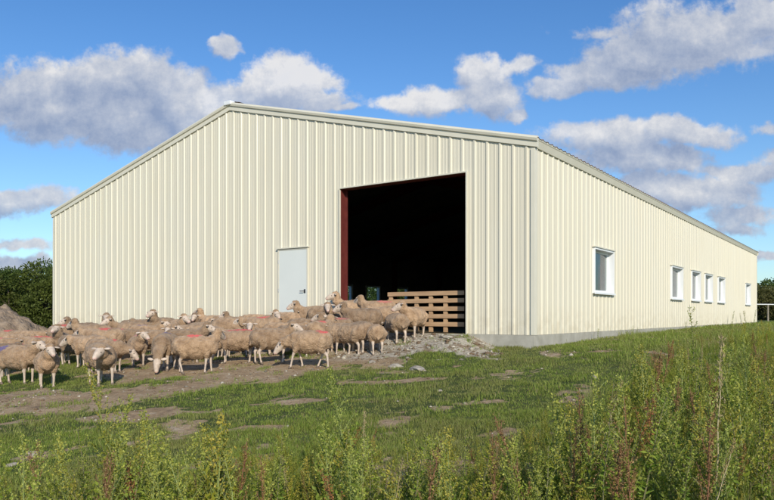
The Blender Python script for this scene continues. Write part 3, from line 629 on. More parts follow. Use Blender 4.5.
# (pixel column, distance, heading, head pose, head turn, fleece, label, stride)
FLOCK = [
 (18, 12.95, -12, 'up', 0, 'bluerump', 'broad sheep with a faint blue back mark at the left front of the flock', 0, 1.0, 1.06),
 (47, 12.5, -62, 'up', 15, 'plain', 'sheep facing us with raised white head, in front at the left on green grass', 0),
 (101, 12.35, -50, 'mid', -50, 'plain', 'round-chested sheep in front with its pink face turned to the left, at the grass edge', .3, 1.0, 1.06),
 (107, 13.9, -3, 'low', 8, 'redneck', 'sheep with a red shoulder mark whose head pokes out right of the round-chested sheep', 0),
 (138, 14.8, -68, 'up', 35, 'rose', 'smaller sheep standing face-on with a white face looking to the right', 0, .92),
 (165, 13.6, -88, 'graze', 0, 'blue', 'sheep grazing head-down towards us with a blue mark on its back', 0, 1.0, 1.04),
 (196, 13.1, 4, 'up', 60, 'redback', 'big side-on sheep with a red mark mid-back, standing on bare earth', .35, 1.04, 1.05),
 (236, 14.2, 188, 'graze', 0, 'redlong', 'sheep with a red stripe on its back and its pink nose lowered to the left', 0, 1.0, 1.05),
 (272, 13.9, 22, 'up', -30, 'plain', 'tall unmarked sheep seen from behind, walking right with its head raised', .3, 1.08, 1.0),
 (309, 13.15, 181, 'low', 0, 'redrump', 'foremost sheep walking left with lowered white face and a bright red rump mark', .8, .98),
 (321, 15.1, 65, 'up', 0, 'redback', 'sheep with a red back mark right behind the foremost walking sheep', 0),
 (305, 16.0, 8, 'up', -20, 'plain', 'sheep with white face turned right, below the pale door', 0),
 (349, 14.75, 150, 'mid', 0, 'plain', 'sheep seen from its hindquarters at the left foot of the doorway ramp', .3, 1.0),
 (376, 14.55, 98, 'mid', 20, 'plain', 'sheep seen squarely from behind on the ramp, second from the left of the doorway', .4, .98),
 (396, 15.25, 112, 'low', 0, 'pale', 'sheep facing into the doorway with its rump to us beside the timber hurdle', 0, .92),
 (414, 15.45, -115, 'up', -60, 'pale', 'rightmost sheep, face turned left, in front of the timber hurdle', 0, .98),
 (362, 15.9, 176, 'up', 0, 'plain', 'long sheep facing left across the doorway behind two others', 0, 1.04),
 (352, 17.0, 170, 'alert', 20, 'pale', 'sheep with head lifted highest in the left corner of the doorway', 0),
 (378, 16.7, 185, 'up', -40, 'rose', 'sheep inside the doorway with a rosy back, only its head and back showing', 0, .95),
 (2, 15.6, 5, 'mid', 0, 'rose', 'sheep with a rosy red back cut off by the left edge of the picture', 0),
 (-8, 14.0, 10, 'mid', 0, 'dusky', 'dusky grey-brown sheep half outside the left edge', 0),
 (18, 16.6, 75, 'mid', 0, 'pale', 'pale sheep showing its round rump near the earth heap', 0, .96),
 (17, 14.35, -8, 'low', 20, 'redlong', 'sheep with a long red back stripe and lowered head behind the broad one', 0, .95),
 (39, 15.6, 165, 'mid', 0, 'redlong', 'red-striped sheep turned left between the earth heap and the shed corner', 0, 1.02),
 (61, 15.9, -72, 'alert', -20, 'plain', 'sheep facing us with head held high at the shed left corner', 0, 1.02),
 (76, 15.1, -18, 'mid', 15, 'plain', 'sheep facing right with outstretched head, just right of the shed corner', 0, .98),
 (84, 18.3, 172, 'up', 25, 'plain', 'left of two back-row sheep looking left beside the shed corner', 0),
 (93, 16.9, 185, 'up', -20, 'dusky', 'dusky back-row sheep looking left over the others', 0),
 (109, 18.2, -80, 'alert', 10, 'plain', 'back-row sheep facing us straight on, head against the cream wall', 0),
 (104, 15.6, 180, 'mid', 0, 'redback', 'sheep with a red dab on its back hidden behind the round-chested sheep', 0, 1.04),
 (128, 17.7, 178, 'up', 40, 'plain', 'back-row sheep with a brown forehead, left of the one with a small blue mark', 0, .98),
 (146, 16.6, 3, 'up', -10, 'blue', 'sheep in the second-last row facing right with a small blue mark', 0),
 (163, 18.6, -110, 'alert', 0, 'pale', 'pale back-row sheep facing us with ears spread wide', 0),
 (155, 15.3, 15, 'up', 0, 'plain', 'sheep in the middle of the pack just above the grazing blue-marked one', 0),
 (178, 18.0, -60, 'up', 20, 'plain', 'back-row sheep with its white face turned right against the wall ribs', 0),
 (174, 15.7, -95, 'up', 10, 'plain', 'sheep looking straight at us from the thick of the pack', 0, .98),
 (186, 14.7, 12, 'up', -5, 'dusky', 'dusky sheep with raised head right behind the big red-marked one', 0, 1.02),
 (203, 17.0, -30, 'up', 0, 'plain', 'sheep with dark muzzle looking right in the third row', 0),
 (212, 18.9, 160, 'alert', 0, 'pale', 'pale back-row sheep looking left, nearest the wall', 0, .95),
 (208, 15.4, 170, 'mid', 60, 'plain', 'sheep whose lowered face rests over the red-marked back', 0),
 (232, 16.6, 5, 'mid', 0, 'plain', 'long plain-backed sheep facing right in the third row left of the pale door', 0, 1.08),
 (252, 15.35, -85, 'up', 0, 'pale', 'white-faced sheep looking at us through the gap left of the tall one', 0, .92),
 (258, 18.0, 0, 'mid', 0, 'plain', 'back-row sheep with low back against the wall left of the pale door', 0, 1.0),
 (281, 17.4, 10, 'up', 0, 'dusky', 'dusky sheep raising its head at the lower left corner of the pale door', 0),
 (283, 15.4, 4, 'mid', 0, 'redneck', 'sheep with red at its shoulders between the tall one and the pale door', 0, 1.0),
 (313, 17.5, 175, 'up', 10, 'plain', 'sheep facing left at the lower right corner of the pale door', 0),
 (331, 16.6, -100, 'up', 15, 'pale', 'white-faced sheep looking out just left of the doorway', 0),
 (336, 15.7, 165, 'up', 10, 'rose', 'rosy-backed sheep turned left between the door and the doorway', 0, .98),
 (68, 17.2, 8, 'mid', 0, 'redback', 'red-dabbed sheep in the row behind the one holding its head high', 0),
 (90, 14.6, 170, 'mid', 10, 'plain', 'plain sheep turned left, filling the gap behind the round-chested one', 0),
 (122, 16.3, 12, 'mid', -10, 'rose', 'rosy-backed sheep in the middle rows above the smaller face-on one', 0),
 (137, 18.6, 0, 'up', 20, 'plain', 'back-row sheep looking right, nearest the middle of the left wall half', 0),
 (151, 18.4, 170, 'mid', 0, 'dusky', 'dusky back-row sheep with lowered head below the wall ribs', 0),
 (190, 16.5, 175, 'mid', 0, 'plain', 'third-row sheep facing left behind the dusky raised-head one', 0),
 (196, 19.0, -75, 'up', -15, 'dusky', 'dusky back-row sheep facing us left of the one nearest the wall', 0),
 (219, 15.4, 0, 'mid', 0, 'plain', 'plain sheep facing right directly behind the red-striped grazing one', 0),
 (224, 18.2, 10, 'mid', 0, 'pale', 'pale-backed sheep low against the wall, far behind the red-striped one', 0),
 (241, 18.3, 175, 'up', 0, 'plain', 'back-row sheep looking left, halfway between the wall middle and pale door', 0),
 (262, 16.4, 170, 'mid', 10, 'redback', 'red-dabbed sheep facing left behind the tall unmarked one', 0),
 (270, 17.2, -60, 'up', 0, 'plain', 'sheep facing us just left of the pale door foot', 0),
 (293, 17.5, -5, 'mid', 0, 'pale', 'pale sheep standing directly below the middle of the pale door', 0),
 (296, 14.9, 10, 'mid', 0, 'plain', 'sheep hidden between the foremost walking one and the tall one', 0),
 (325, 17.2, 10, 'mid', 0, 'plain', 'sheep with low head beside the red doorway post', 0),
 (339, 14.9, 160, 'mid', -10, 'plain', 'sheep turned left between the foremost one and the ramp', 0),
 (361, 14.9, 120, 'low', 0, 'dusky', 'dusky sheep seen from behind between the two on the ramp', 0),
 (388, 16.3, 170, 'mid', 0, 'plain', 'sheep inside the doorway pressing against the left end of the timber hurdle', 0),
 (28, 17.4, 5, 'mid', 0, 'plain', 'plain sheep in the back by the earth heap, facing right', 0),
 (8, 17.6, 170, 'mid', 0, 'redback', 'red-dabbed sheep at the back by the left edge of the picture', 0),
]
for a in FLOCK: sheep(*a)

# ------------------------------------------------------------------ vegetation
def leaf_quads(P, D, ln, wd, rng, droop=None):
    """P (n,3) base points, D (n,3) direction; diamond leaves"""
    n = len(P); D = D / (np.linalg.norm(D, axis=1, keepdims=True) + 1e-9); R = rng.normal(size=(n, 3)); S_ = np.cross(D, R); S_ /= np.linalg.norm(S_, axis=1, keepdims=True) + 1e-9
    ln = np.asarray(ln).reshape(-1, 1); wd = np.asarray(wd).reshape(-1, 1); Nn = np.cross(D, S_)
    V = np.stack([P, P + D * ln * .45 + S_ * wd * .5 + Nn * ln * .08, P + D * ln, P + D * ln * .45 - S_ * wd * .5 + Nn * ln * .08], 1).reshape(-1, 3)
    F = np.arange(4 * n).reshape(n, 4); return V, F
def weed_data(kind, seed, H=1.0):
    rng = np.random.default_rng(seed); lean = rng.normal(size=2) * .10
    st = lambda t: np.array([lean[0] * t ** 1.6 * H, lean[1] * t ** 1.6 * H, t * H])
    stem = MB(); pts = [st(t) + rng.normal(size=3) * .004 for t in np.linspace(0, 1, 9)]; stem.tube(pts, list(np.linspace(.0055, .0016, 9) * (1.1 if kind == 'dock' else 1)), 5)
    P = []; D = []; Ln = []; Wd = []; Cc = []
    def leaf(p, d, l, w, c): P.append(p); D.append(d); Ln.append(l); Wd.append(w); Cc.append(np.array(c) * rng.uniform(.75, 1.25))
    if kind == 'goosefoot':
        nb = int(20 * H + 6); g1_, g2_ = (.20, .25, .035), (.37, .38, .085)
        for i in range(nb):
            t = .12 + .86 * i / nb; a = i * 2.4 + rng.uniform(-.4, .4); bl = (.30 * (1 - t) ** .8 + .06) * H ** .5 * rng.uniform(.6, 1.2)
            d = np.array([math.cos(a), math.sin(a), rng.uniform(1.2, 2.6)]); d /= np.linalg.norm(d); b0 = st(t); b1 = b0 + d * bl
            stem.tube([b0, b0 + d * bl * .55 + np.array([0, 0, .01]), b1], [.0022, .0016, .0008], 4, False)
            m = int(10 + bl * 150)
            for j in range(m):
                s = (j + rng.random()) / m; p = b0 + (b1 - b0) * s + rng.normal(size=3) * .006; dd = d * .6 + rng.normal(size=3) * .8
                if t < .5 and j % 3 == 0: leaf(p, dd + np.array([0, 0, -.2]), rng.uniform(.025, .055), rng.uniform(.010, .02), g1_)
                else: leaf(p, dd, rng.uniform(.009, .020), rng.uniform(.006, .013), g2_ if rng.random() < .7 else g1_)
        for j in range(int(70)):
            s = rng.uniform(.8, 1.03); leaf(st(s) + rng.normal(size=3) * .010, rng.normal(size=3) + np.array([0, 0, 1]), rng.uniform(.010, .02), .011, g2_)
    elif kind == 'dock':
        c1, c2 = (.24, .135, .06), (.34, .215, .10)
        nb = 9
        for i in range(nb):
            t = .35 + .6 * i / nb; a = i * 2.4; bl = (.26 * (1 - t) + .07) * rng.uniform(.7, 1.2); d = np.array([math.cos(a), math.sin(a), 2.6]); d /= np.linalg.norm(d); b0 = st(t); b1 = b0 + d * bl
            stem.tube([b0, b1], [.002, .001], 4, False); m = int(bl * 260)
            for j in range(m):
                s = (j + .5) / m; leaf(b0 + (b1 - b0) * s + rng.normal(size=3) * .007, rng.normal(size=3) + np.array([0, 0, -.3]), rng.uniform(.008, .014), .010, c1 if rng.random() < .6 else c2)
        for j in range(170): s = rng.uniform(.5, 1.02); leaf(st(s) + rng.normal(size=3) * .008, rng.normal(size=3), rng.uniform(.008, .014), .010, c1 if rng.random() < .6 else c2)
    elif kind == 'mugwort':
        g1_ = (.16, .24, .03); g2_ = (.30, .33, .06)
        for i in range(int(110 * H)):
            t = .05 + .92 * rng.random(); a = rng.uniform(0, 6.28); l = rng.uniform(.03, .062) * (1.15 - t * .7)
            dd = np.array([math.cos(a), math.sin(a), rng.uniform(-.1, .9)]); b0 = st(t)
            leaf(b0, dd, l, l * .28, g1_)
            for q in range(3): leaf(b0 + dd * l * (.3 + .2 * q) * .9, dd + rng.normal(size=3) * .7, l * .5, l * .16, g1_ if rng.random() < .6 else g2_)
        for i in range(8):
            t = .55 + .4 * i / 8; a = i * 2.4; bl = .2 * (1.1 - t) + .05; d = np.array([math.cos(a), math.sin(a), 1.6]); d /= np.linalg.norm(d); b0 = st(t); b1 = b0 + d * bl; stem.tube([b0, b1], [.0018, .001], 4, False)
            for j in range(26): leaf(b0 + (b1 - b0) * rng.random() + rng.normal(size=3) * .005, rng.normal(size=3) + np.array([0, 0, .5]), rng.uniform(.009, .02), .009, g2_)
    elif kind == 'straw':
        c1 = (.36, .29, .16)
        for j in range(150):
            s = rng.uniform(.66, 1.02); w_ = .022 * (1.02 - s) / .36 + .006; leaf(st(s) + rng.normal(size=3) * w_ * .7, rng.normal(size=3) * .5 + np.array([0, 0, 1]), rng.uniform(.014, .028), .006, c1)
        for j in range(6): a = rng.uniform(0, 6.28); leaf(st(rng.uniform(.05, .5)), np.array([math.cos(a), math.sin(a), 1.1]), rng.uniform(.12, .24), .009, (.28, .26, .12))
    P = np.array(P); D = np.array(D); V, F = leaf_quads(P, D, Ln, Wd, rng); Cv = np.repeat(np.clip(np.array(Cc), 0, 1), 4, axis=0)
    return stem, V, F, Cv
STEMC = dict(goosefoot=mat('green_stem', (.22, .26, .08), .6), dock=mat('red_stem', (.20, .09, .05), .7), mugwort=mat('dull_stem', (.16, .15, .07), .7), straw=mat('straw_stem', (.40, .33, .19), .7))
PROTO = {}
for kind, hs in dict(goosefoot=(1.0, .7, 1.25, .9), dock=(.85, 1.05, .6), mugwort=(.9, 1.15, .6), straw=(1.1, .9)).items():
    for i, H in enumerate(hs):
        st_, V, F, Cv = weed_data(kind, 40 + i * 7 + len(kind) * 100, H); PROTO.setdefault(kind, []).append((st_, V, F, Cv, H))
WM = {}
def weed(kind, i, x, y, h, label, group, rz=None, tilt=(0, 0)):
    st_, V, F, Cv, H = PROTO[kind][i]
    if (kind, i) not in WM:
        a = st_.build('stem', STEMC[kind]); b = npmesh('foliage', V, F, M['leaf'], Cv); WM[kind, i] = (a.data, b.data); bpy.data.objects.remove(a); bpy.data.objects.remove(b)
    r = empty({'goosefoot': 'goosefoot_plant', 'dock': 'dock_plant', 'mugwort': 'mugwort_plant', 'straw': 'dry_weed_stalk'}[kind], (x, y, float(T(x, y)) - .01), random.uniform(0, 6.28) if rz is None else rz)
    r.rotation_euler.x, r.rotation_euler.y = tilt; r.scale = (h / H,) * 3; tag(r, label, 'weed', group)
    for nm, d in zip(('stem', 'foliage' if kind != 'dock' else 'seed_heads'), WM[kind, i]):
        o = bpy.data.objects.new(nm, d); C.objects.link(o); o.parent = r
def weed_px(kind, i, px, ytop, z, label, group=None, tilt=(0, 0)):
    u = (px - CX) / FPX; x = u * z; g = float(T(x, z)); h = EYE - (ytop - HY) * z / FPX - g
    weed(kind, i, x, z, h, label, group, None, tilt)
weed_px('goosefoot', 2, 123, 366, 4.9, 'tallest yellow-green goosefoot stalk at the left, rising in front of the bare earth')
weed_px('goosefoot', 0, 107, 392, 4.8, 'goosefoot stalk leaning just left of the tallest left-hand stalk', tilt=(0, -.08))
weed_px('goosefoot', 3, 155, 408, 4.5, 'goosefoot with a forked tip right of the tallest left-hand stalk')
weed_px('goosefoot', 1, 214, 418, 4.2, 'bushy pale goosefoot cone in the lower left foreground')
weed_px('dock', 0, 98, 452, 4.1, 'rust-red dock spike in the lower left corner')
weed_px('goosefoot', 3, 70, 440, 4.1, 'goosefoot just left of the rust-red dock in the lower left', tilt=(0, .1))
weed_px('goosefoot', 0, 347, 368, 5.2, 'tall branching goosefoot in the middle foreground reaching up towards the sheep', tilt=(.03, .03))
weed_px('straw', 0, 362, 412, 4.6, 'thin straw-coloured stalk beside the tall branching goosefoot')
weed_px('goosefoot', 1, 332, 425, 4.3, 'short goosefoot left of the tall branching one in the middle')
weed_px('dock', 1, 265, 452, 4.0, 'brown dock spike between the bushy cone and the middle goosefoot')
weed_px('mugwort', 0, 456, 428, 4.6, 'arching mugwort right of the middle foreground', tilt=(0, -.25))
weed_px('goosefoot', 0, 505, 428, 4.6, 'upright goosefoot left of the brown dock clump')
weed_px('dock', 0, 540, 408, 4.3, 'leaning brown dock spike in the right foreground', tilt=(0, -.22))
weed_px('dock', 1, 570, 418, 4.2, 'broad brown dock in the right foreground clump')
weed_px('dock', 2, 614, 440, 4.0, 'reddest dock spike in the lower right foreground')
weed_px('goosefoot', 1, 556, 400, 4.5, 'yellow-green goosefoot standing among the brown docks')
weed_px('goosefoot', 3, 590, 404, 4.6, 'slim goosefoot right of the brown dock clump')
weed_px('straw', 0, 716, 338, 4.0, 'long bare straw-brown stalk rising at the right, its head above the thicket')
weed_px('mugwort', 1, 697, 303, 8.0, 'tallest leafy stalk at the right, its tip in front of the shed windows')
weed_px('mugwort', 2, 630, 345, 8.6, 'leafy stalk standing alone at the left end of the right-hand thicket')
weed_px('dock', 2, 655, 352, 7.0, 'brown spike at the top left of the right-hand thicket')
weed_px('goosefoot', 2, 748, 335, 6.3, 'tall goosefoot near the right edge rising over the thicket')
weed_px('goosefoot', 0, 768, 350, 5.4, 'goosefoot cut by the right edge of the picture')
G = 'weeds of the foreground thicket'
rr = random.Random(5)
zones = [(-15, 330, 3.9, 5.2, 426, 482, 'left', 54), (320, 560, 3.7, 5.0, 428, 480, 'middle', 40), (560, 790, 3.8, 6.0, 375, 450, 'right', 60), (650, 790, 6.0, 10.5, 338, 385, 'far right', 44)]
LBL = dict(goosefoot='yellow-green goosefoot weed, one of many in the {} part of the foreground thicket', dock='brown seeding dock, one of several in the {} part of the foreground thicket',
           mugwort='leafy green mugwort, one of many in the {} part of the foreground thicket', straw='thin dry straw stalk, one of several in the {} part of the foreground thicket')
for a, b, z0, z1, y0, y1, nm, cnt in zones:
    for k in range(cnt):
        px = rr.uniform(a, b); z = rr.uniform(z0, z1); u = (px - CX) / FPX; x = u * z; g = float(T(x, z)); yt = rr.uniform(y0, y1)
        h = max(.3, min(1.35, EYE - (yt - HY) * z / FPX - g))
        kind = rr.choices(['goosefoot', 'dock', 'mugwort', 'straw'], [5, 4.0 if nm == 'right' else 1.6, 5, 1.2])[0]
        weed(kind, min(range(len(PROTO[kind])), key=lambda q: abs(PROTO[kind][q][4] - h) + rr.random() * .3), x, z, h, LBL[kind].format(nm), G + ', ' + nm + ' part, ' + kind, None, (rr.gauss(0, .10), rr.gauss(0, .12)))
# weedy undergrowth: one mass
def undergrowth():
    Vs = []; Fs = []; Cs = []; off = 0; rng = np.random.default_rng(9)
    def put(V, F, Cv, x, y, s, tz):
        nonlocal off
        a = rng.uniform(0, 6.28); c, s_ = math.cos(a), math.sin(a); R = np.array([[c, -s_, 0], [s_, c, 0], [0, 0, 1]])
        Tt = np.array([[1, 0, rng.normal() * .18], [0, 1, rng.normal() * .18], [0, 0, 1]])
        Vs.append((V * s) @ R.T @ Tt.T + np.array([x, y, tz])); Fs.append(F + off); Cs.append(Cv * rng.uniform(.7, 1.1) * np.array([rng.uniform(.85, 1.2), 1, rng.uniform(.8, 1.1)])); off += len(V)
    spots = []
    for k in range(800): px = rng.uniform(-30, 800); z = rng.uniform(3.9, 5.9 + smooth(120, 330, px) * .7 + max(0, (px - 520)) * .007); spots.append((px, z, rng.uniform(.25, .52) * (.75 + .25 * smooth(100, 320, px)) * (1 if z < 5.6 else .75)))
    for k in range(420): px = rng.uniform(590, 800); z = rng.uniform(5.5, 6 + (px - 590) * .055); spots.append((px, z, rng.uniform(.25, .52)))
    for k in range(90): px = rng.uniform(-20, 640); z = rng.uniform(5.5, 9.5); spots.append((px, z, rng.uniform(.08, .2)))
    for px, z, h in spots:
        x = (px - CX) / FPX * z
        if bare(np.array([x]), np.array([z]))[0] > .4: continue
        kind = rng.choice(['goosefoot', 'mugwort', 'mugwort', 'dock'], p=[.36, .28, .28, .08]); i = rng.integers(len(PROTO[kind])); st_, V, F, Cv, H = PROTO[kind][i]
        put(V, F, Cv, x, z, h / H, float(T(x, z)))
    # tufts of foxtail against the foot of the long wall
    V = np.concatenate(Vs); F = np.concatenate(Fs); Cv = np.concatenate(Cs)
    tag(npmesh('weed_undergrowth', V, F, M['leaf'], Cv), 'tangle of low green and brown weeds filling the foreground', 'undergrowth', kind='stuff')
undergrowth()

def blades(name, regions, label):
    VV = []; CC = []
    for (n, z0, z1, u0, u1, h0, h1, w0, tall) in regions:
        z = np.sqrt(RNG.uniform(z0 * z0, z1 * z1, n)); u = RNG.uniform(u0, u1, n); x = u * z; y = z
        lx_, ly_ = to_local(x, y); cl = fbm(x * 2.2, y * 2.2, 4); cl2 = fbm(x * 9, y * 9, 3)
        keep = (bare(x, y) < RNG.random(n) ** 2 * .95 + .04) & ~((lx_ < .1) & (lx_ > -W - .2) & (ly_ > -.06)) & (RNG.random(n) < smooth(.25, .5, cl2) + .15)
        keep |= (fbm(x * 3.1 + 40, y * 3.1, 4) > .66) & ~((lx_ < .1) & (lx_ > -W - .2) & (ly_ > -.5)) & (RNG.random(n) < .5)
        x = x[keep]; y = y[keep]; cl = cl[keep]; cl2 = cl2[keep]; m = len(x); z_ = T(x, y) - .006
        nearw = np.exp(-np.abs(to_local(x, y)[0]) / .25) * (to_local(x, y)[1] > -.3)
        h = (h0 + (h1 - h0) * RNG.random(m) ** 1.5) * (.45 + 1.1 * cl2) * (.6 + .8 * smooth(.35, .65, cl)) * (1 + nearw * .8)
        w = w0 * RNG.uniform(.6, 1.4, m); a = RNG.uniform(0, 6.28, m); ln = RNG.uniform(.15, .9, m) * h; b = a + math.pi / 2 + RNG.normal(size=m) * .25
        h = np.minimum(h, h1 * 1.1); ln = np.minimum(ln, h * .8)
        sx = np.cos(a) * w / 2; sy = np.sin(a) * w / 2; dx = np.cos(b) * ln; dy = np.sin(b) * ln
        p = np.stack([x, y, z_], -1); s = np.stack([sx, sy, 0 * sx], -1); mid = p + np.stack([dx * .35, dy * .35, h * .6], -1); tip = p + np.stack([dx, dy, h], -1)
        VV.append(np.stack([p - s, p + s, mid + s * .7, tip, mid - s * .7], 1).reshape(-1, 3))
        t = RNG.random(m)[:, None]; g = np.array([.14, .215, .03]) * (1 - t) + np.array([.29, .33, .075]) * t
        yel = smooth(.42, .72, fbm(x * .8 + 9, y * .8, 4) + RNG.normal(size=m) * .05)[:, None]; g = g * (1 - .75 * yel) + np.array([.25, .25, .085]) * .75 * yel
        dry = (RNG.random(m) < .09)[:, None]; g = np.where(dry, np.array([.30, .25, .13]) * RNG.uniform(.6, 1.1, (m, 1)), g)
        CC.append(np.repeat(g, 5, axis=0))
    V = np.concatenate(VV); Cv = np.concatenate(CC); F = (np.arange(0, len(V), 5)[:, None, None] + np.array([[0, 1, 2], [0, 2, 4], [4, 2, 3]])).reshape(-1, 3)
    tag(npmesh(name, V, F, M['grass'], Cv), label, 'grass', kind='stuff')
blades('grass', [(300000, 4.3, 8.5, -.62, .62, .022, .065, .005, 0), (330000, 8.5, 16, -.62, .62, .022, .06, .007, 0), (150000, 14, 30, .10, .72, .03, .075, .013, 0), (80000, 26, 60, .2, .8, .05, .12, .03, 0), (50000, 16, 40, -.8, -.3, .03, .08, .015, 0)],
       'short rough green grass growing in clumps over the field')
blades('tall_grass', [(16000, 3.6, 5.6, -.62, .62, .14, .34, .006, 1), (16000, 5.6, 9, .28, .65, .12, .32, .006, 1), (14000, 9, 20, .33, .7, .08, .2, .008, 1)], 'longer unmown grass among the foreground weeds')

# weeds against the wall
for k, (t, h) in enumerate([(1.2, .14), (2.9, .2), (3.2, .3), (6.2, .3), (6.6, .25), (12.5, .3), (22, .7), (24.5, .6), (26, .7), (29, .8)]):
    x, y = to_world(.25, t)
    weed('mugwort', k % 3, x, y, h, 'low leafy weed tuft, one of ten along the foot of the long wall', 'weed tufts along the foot of the long wall')

def tree(name, x, y, h, rad, label, cat, group, seed, nleaf=9000, ls=.13, cols=((.04, .07, .016), (.09, .135, .03)), low=.1):
    rng = np.random.default_rng(seed); g = float(T(x, y)); r = empty(name, (x, y, g - .05)); tag(r, label, cat, group)
    mb = MB(); mb.tube([(0, 0, 0), (.05, .02, h * .3), (-.02, .05, h * .75)], [.10 * h / 4, .08 * h / 4, .02], 8); cs = []
    for i in range(26):
        a = rng.uniform(0, 6.28); zz = rng.uniform(low, .88) * h; rr_ = rad * math.sqrt(max(.08, 1 - ((zz / h - .42) / .56) ** 2)) * rng.uniform(.45, .95); c = np.array([math.cos(a) * rr_, math.sin(a) * rr_, zz])
        b0 = np.array([0, 0, max(.1, zz * .55)]); mb.tube([b0, (b0 + c) / 2 + rng.normal(size=3) * .05, c], [.03 * h / 4, .02 * h / 4, .006], 5, False); cs.append((c, rng.uniform(.28, .5) * rad))
    mb.build('trunk', M['bark'], r, shade=True)
    P = []; D = []; Cc = []
    for c, cr in cs:
        m = nleaf // len(cs); d = rng.normal(size=(m, 3)); d /= np.linalg.norm(d, axis=1, keepdims=True); q = cr * rng.uniform(.35, 1.1, (m, 1)) ** .6
        sub = 1 + .35 * (fbm(d[:, 0] * 3 + c[0] * 5, d[:, 2] * 3 + d[:, 1] * 3, 3) - .5)[:, None] * 2
        p = c + d * q * sub * np.array([1, 1, .8]); P.append(p); D.append(d + rng.normal(size=(m, 3)) * .8); t = rng.random((m, 1)) * .7 + rng.random() * .3; Cc.append(np.array(cols[0]) * (1 - t) + np.array(cols[1]) * t)
    P = np.concatenate(P); P[:, 2] = np.maximum(P[:, 2], .05); D = np.concatenate(D); V, F = leaf_quads(P, D, rng.uniform(.6, 1.3, len(P)) * ls, rng.uniform(.35, .6, len(P)) * ls, rng)
    npmesh('crown', V, F, M['leaf'], np.repeat(np.concatenate(Cc), 4, axis=0), r)
def tree_px(px, ytop, z, rad, *a, **k):
    x = (px - CX) / FPX * z; h = EYE - (ytop - HY) * z / FPX - float(T(x, z)); tree('shrub_tree', x, z, h, rad, *a, **k)
GT = 'dark trees behind the shed on the left'
tree_px(-20, 272, 33, 2.0, 'dark bushy tree behind the earth heap, half outside the left edge', 'tree', GT, 1)
tree_px(8, 275, 31, 1.5, 'dark green bush tree rising over the earth heap', 'tree', GT, 2)
tree_px(27, 268, 33, 1.6, 'dark green tree between the earth heap and the shed', 'tree', GT, 3)
tree_px(44, 262, 30.5, 1.3, 'yellow-tinged green tree touching the left corner of the shed', 'tree', GT, 4, cols=((.06, .095, .02), (.12, .165, .04)))
tree_px(56, 258, 33.5, 1.5, 'taller dark tree peeping out behind the shed left corner', 'tree', GT, 5)
tree_px(-60, 280, 36, 2.2, 'dark bushy tree outside the left edge of the picture', 'tree', GT, 6)
for i, (px, z) in enumerate([(345, 76), (365, 72), (385, 77), (405, 73)]):
    tree_px(px, 275, z, 2.6, 'green tree seen through the far windows of the dark shed', 'tree', 'trees seen through the far windows', 20 + i, nleaf=3500, ls=.3, cols=((.05, .09, .02), (.10, .15, .04)))
GR = 'trees beyond the far end of the shed'
tree_px(763, 288, 62, 2.2, 'grey-green tree just past the far end of the shed', 'tree', GR, 11, ls=.22, cols=((.06, .08, .03), (.11, .13, .05)))
tree_px(777, 281, 66, 2.6, 'dark tree at the right edge beyond the far end of the shed', 'tree', GR, 12, ls=.25)
tree_px(800, 284, 70, 3.0, 'dark tree outside the right edge beyond the shed', 'tree', GR, 13, ls=.25)
tree_px(748, 290, 75, 3.0, 'tree hidden mostly behind the far end of the shed', 'tree', GR, 14, ls=.25)
tree_px(830, 280, 75, 3.4, 'broad dark tree well outside the right edge', 'tree', GR, 15, ls=.25)
# far fence
zf = 48; fx = [(754, 46), (768, 47), (786, 48), (806, 49)]
fe = empty('field_fence', ((754 - CX) / FPX * 46, 46, float(T(24, 46)))); tag(fe, 'field fence with white top rail on weathered posts beyond the shed', 'fence')
pts = []
for px, z in fx:
    x = (px - CX) / FPX * z; pts.append(Vector((x, z, float(T(x, z)))) - fe.location)
for p in pts:
    mb = MB(); mb.tube([p - Vector((0, 0, .1)), p + Vector((0, 0, 1.16))], [.06, .05], 8); mb.build('post', M['post'], fe)
mb = MB(); mb.tube([p + Vector((0, -.02, 1.17)) for p in pts], [.032] * len(pts), 6); mb.build('top_rail', M['tape'], fe)
mb = MB()
pass

# soil heap on the left
def heap():
    n = 130; xs_ = np.linspace(-5.5, 5.5, n); X, Y = np.meshgrid(xs_, xs_); cx, cy = -17.0, 26.4
    r = np.hypot(X / 3.9, Y / 3.4) + (fbm(X * .8 + 4, Y * .8, 4) - .5) * .35; H = np.clip(1 - r, 0, 1) ** .9 * 2.3 + ((fbm(X * 3, Y * 3, 5) - .5) * .5 + (fbm(X * 9, Y * 9, 3) - .5) * .18) * (r < 1)
    Z = T(X + cx, Y + cy) + H - .08; I = np.arange(n * n).reshape(n, n); F = np.stack([I[:-1, :-1], I[:-1, 1:], I[1:, 1:], I[1:, :-1]], -1).reshape(-1, 4)
    o = npmesh('earth_heap', np.stack([X, Y, Z], -1).reshape(-1, 3), F, noisy('heap_soil', (.20, .145, .10), (.37, .285, .21), 2.5, .95, 1., .08, 9), smoothf=True); o.location = (cx, cy, 0); tag(o, kind='structure')
heap()

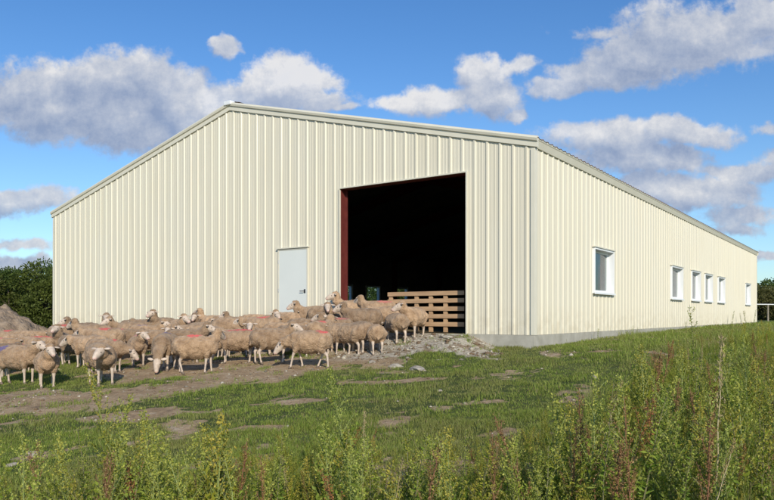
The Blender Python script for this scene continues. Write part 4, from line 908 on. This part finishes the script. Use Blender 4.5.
# stones
def stone(px, py, s, label, sc=(1, .8, .5), group=None, name='stone'):
    x, y = ground_at(px, py); bm = bmesh.new(); bmesh.ops.create_icosphere(bm, subdivisions=3, radius=1); r = random.Random(int(px * 7 + py)); o1 = r.uniform(0, 99)
    for v in bm.verts:
        n = float(fbm(v.co.x * 1.3 + o1, v.co.y * 1.3 + v.co.z * 2.1, 4)) - .5; v.co *= 1 + n * .9; v.co.x *= sc[0] * s; v.co.y *= sc[1] * s; v.co.z *= sc[2] * s
    me = bpy.data.meshes.new(name); bm.to_mesh(me); bm.free(); me.materials.append(M['rock']); o = bpy.data.objects.new(name, me); C.objects.link(o)
    o.location = (x, y, float(T(x, y)) + s * sc[2] * .15); o.rotation_euler.z = r.uniform(0, 6); tag(o, label, 'stone', group)
stone(33, 455, .075, 'larger of two pale stones in the grass at the lower left'); stone(12, 465, .06, 'flat pale stone nearest the lower left corner', (1.4, .7, .35))
stone(418, 350, .15, 'broad pale slab of rubble at the foot of the doorway ramp', (1.5, .8, .4)); stone(446, 349, .12, 'flat grey rock where the ramp meets the foundation', (1.8, .8, .4)); stone(396, 349, .13, 'squat rock in the rubble left of the broad slab')
stone(474, 349, .13, 'long low stone in front of the foundation, right of the doorway', (2.0, .7, .35)); stone(434, 344, .10, 'small brownish stone on the ramp below the hurdle'); stone(372, 352, .09, 'small round stone on the left part of the ramp')
stone(594, 378, .05, 'pale pebble lying in the grass in front of the long wall', (.8, .8, .9)); stone(440, 391, .04, 'tiny white stone in the middle of the lawn')
def pebbles():
    rng = np.random.default_rng(2); V = []; F = []; base = np.array([(1, 0, 0), (0, 1, 0), (-1, 0, 0), (0, -1, 0), (0, 0, 1), (0, 0, -1)], float); tri = np.array([(0, 1, 4), (1, 2, 4), (2, 3, 4), (3, 0, 4), (1, 0, 5), (2, 1, 5), (3, 2, 5), (0, 3, 5)]); k = 0; CC = []
    z = np.sqrt(rng.uniform(36, 290, 16000)); u = rng.uniform(-.6, .45, 16000); x = u * z; b = bare(x, z); lx_, ly_ = to_local(x, z)
    rb = (np.abs(lx_ + 3.5) < 4) & (ly_ > -2.4)
    ok = (b > .5) & ~((ly_ > -.1)) & (rb | (rng.random(16000) < .35)); gz = T(x, z)
    for i in np.nonzero(ok)[0]:
        s = rng.lognormal(-4.35, .55) * (1.6 if rb[i] else 1); s = min(s, .075); a = rng.uniform(0, 6.28); R = np.array([[math.cos(a), -math.sin(a), 0], [math.sin(a), math.cos(a), 0], [0, 0, 1]])
        V.append((base * rng.uniform(.6, 1.2, (6, 3)) * s * np.array([1.2, 1, .6])) @ R.T + np.array([x[i], z[i], gz[i] + s * .2])); F.append(tri + k); k += 6
        c = np.array([.42, .38, .31]) * rng.uniform(.4, 1.15) if rng.random() < .55 else np.array([.16, .11, .07]); CC.append(np.repeat(c[None], 6, 0))
    m = leafmat('pebble', 0., .95); tag(npmesh('gravel', np.concatenate(V), np.concatenate(F), m, np.concatenate(CC)), 'loose pebbles and clods scattered over the bare earth', 'gravel', kind='stuff')
pebbles()

S.render.engine = 'CYCLES'; S.cycles.max_bounces = 6; S.cycles.transparent_max_bounces = 12
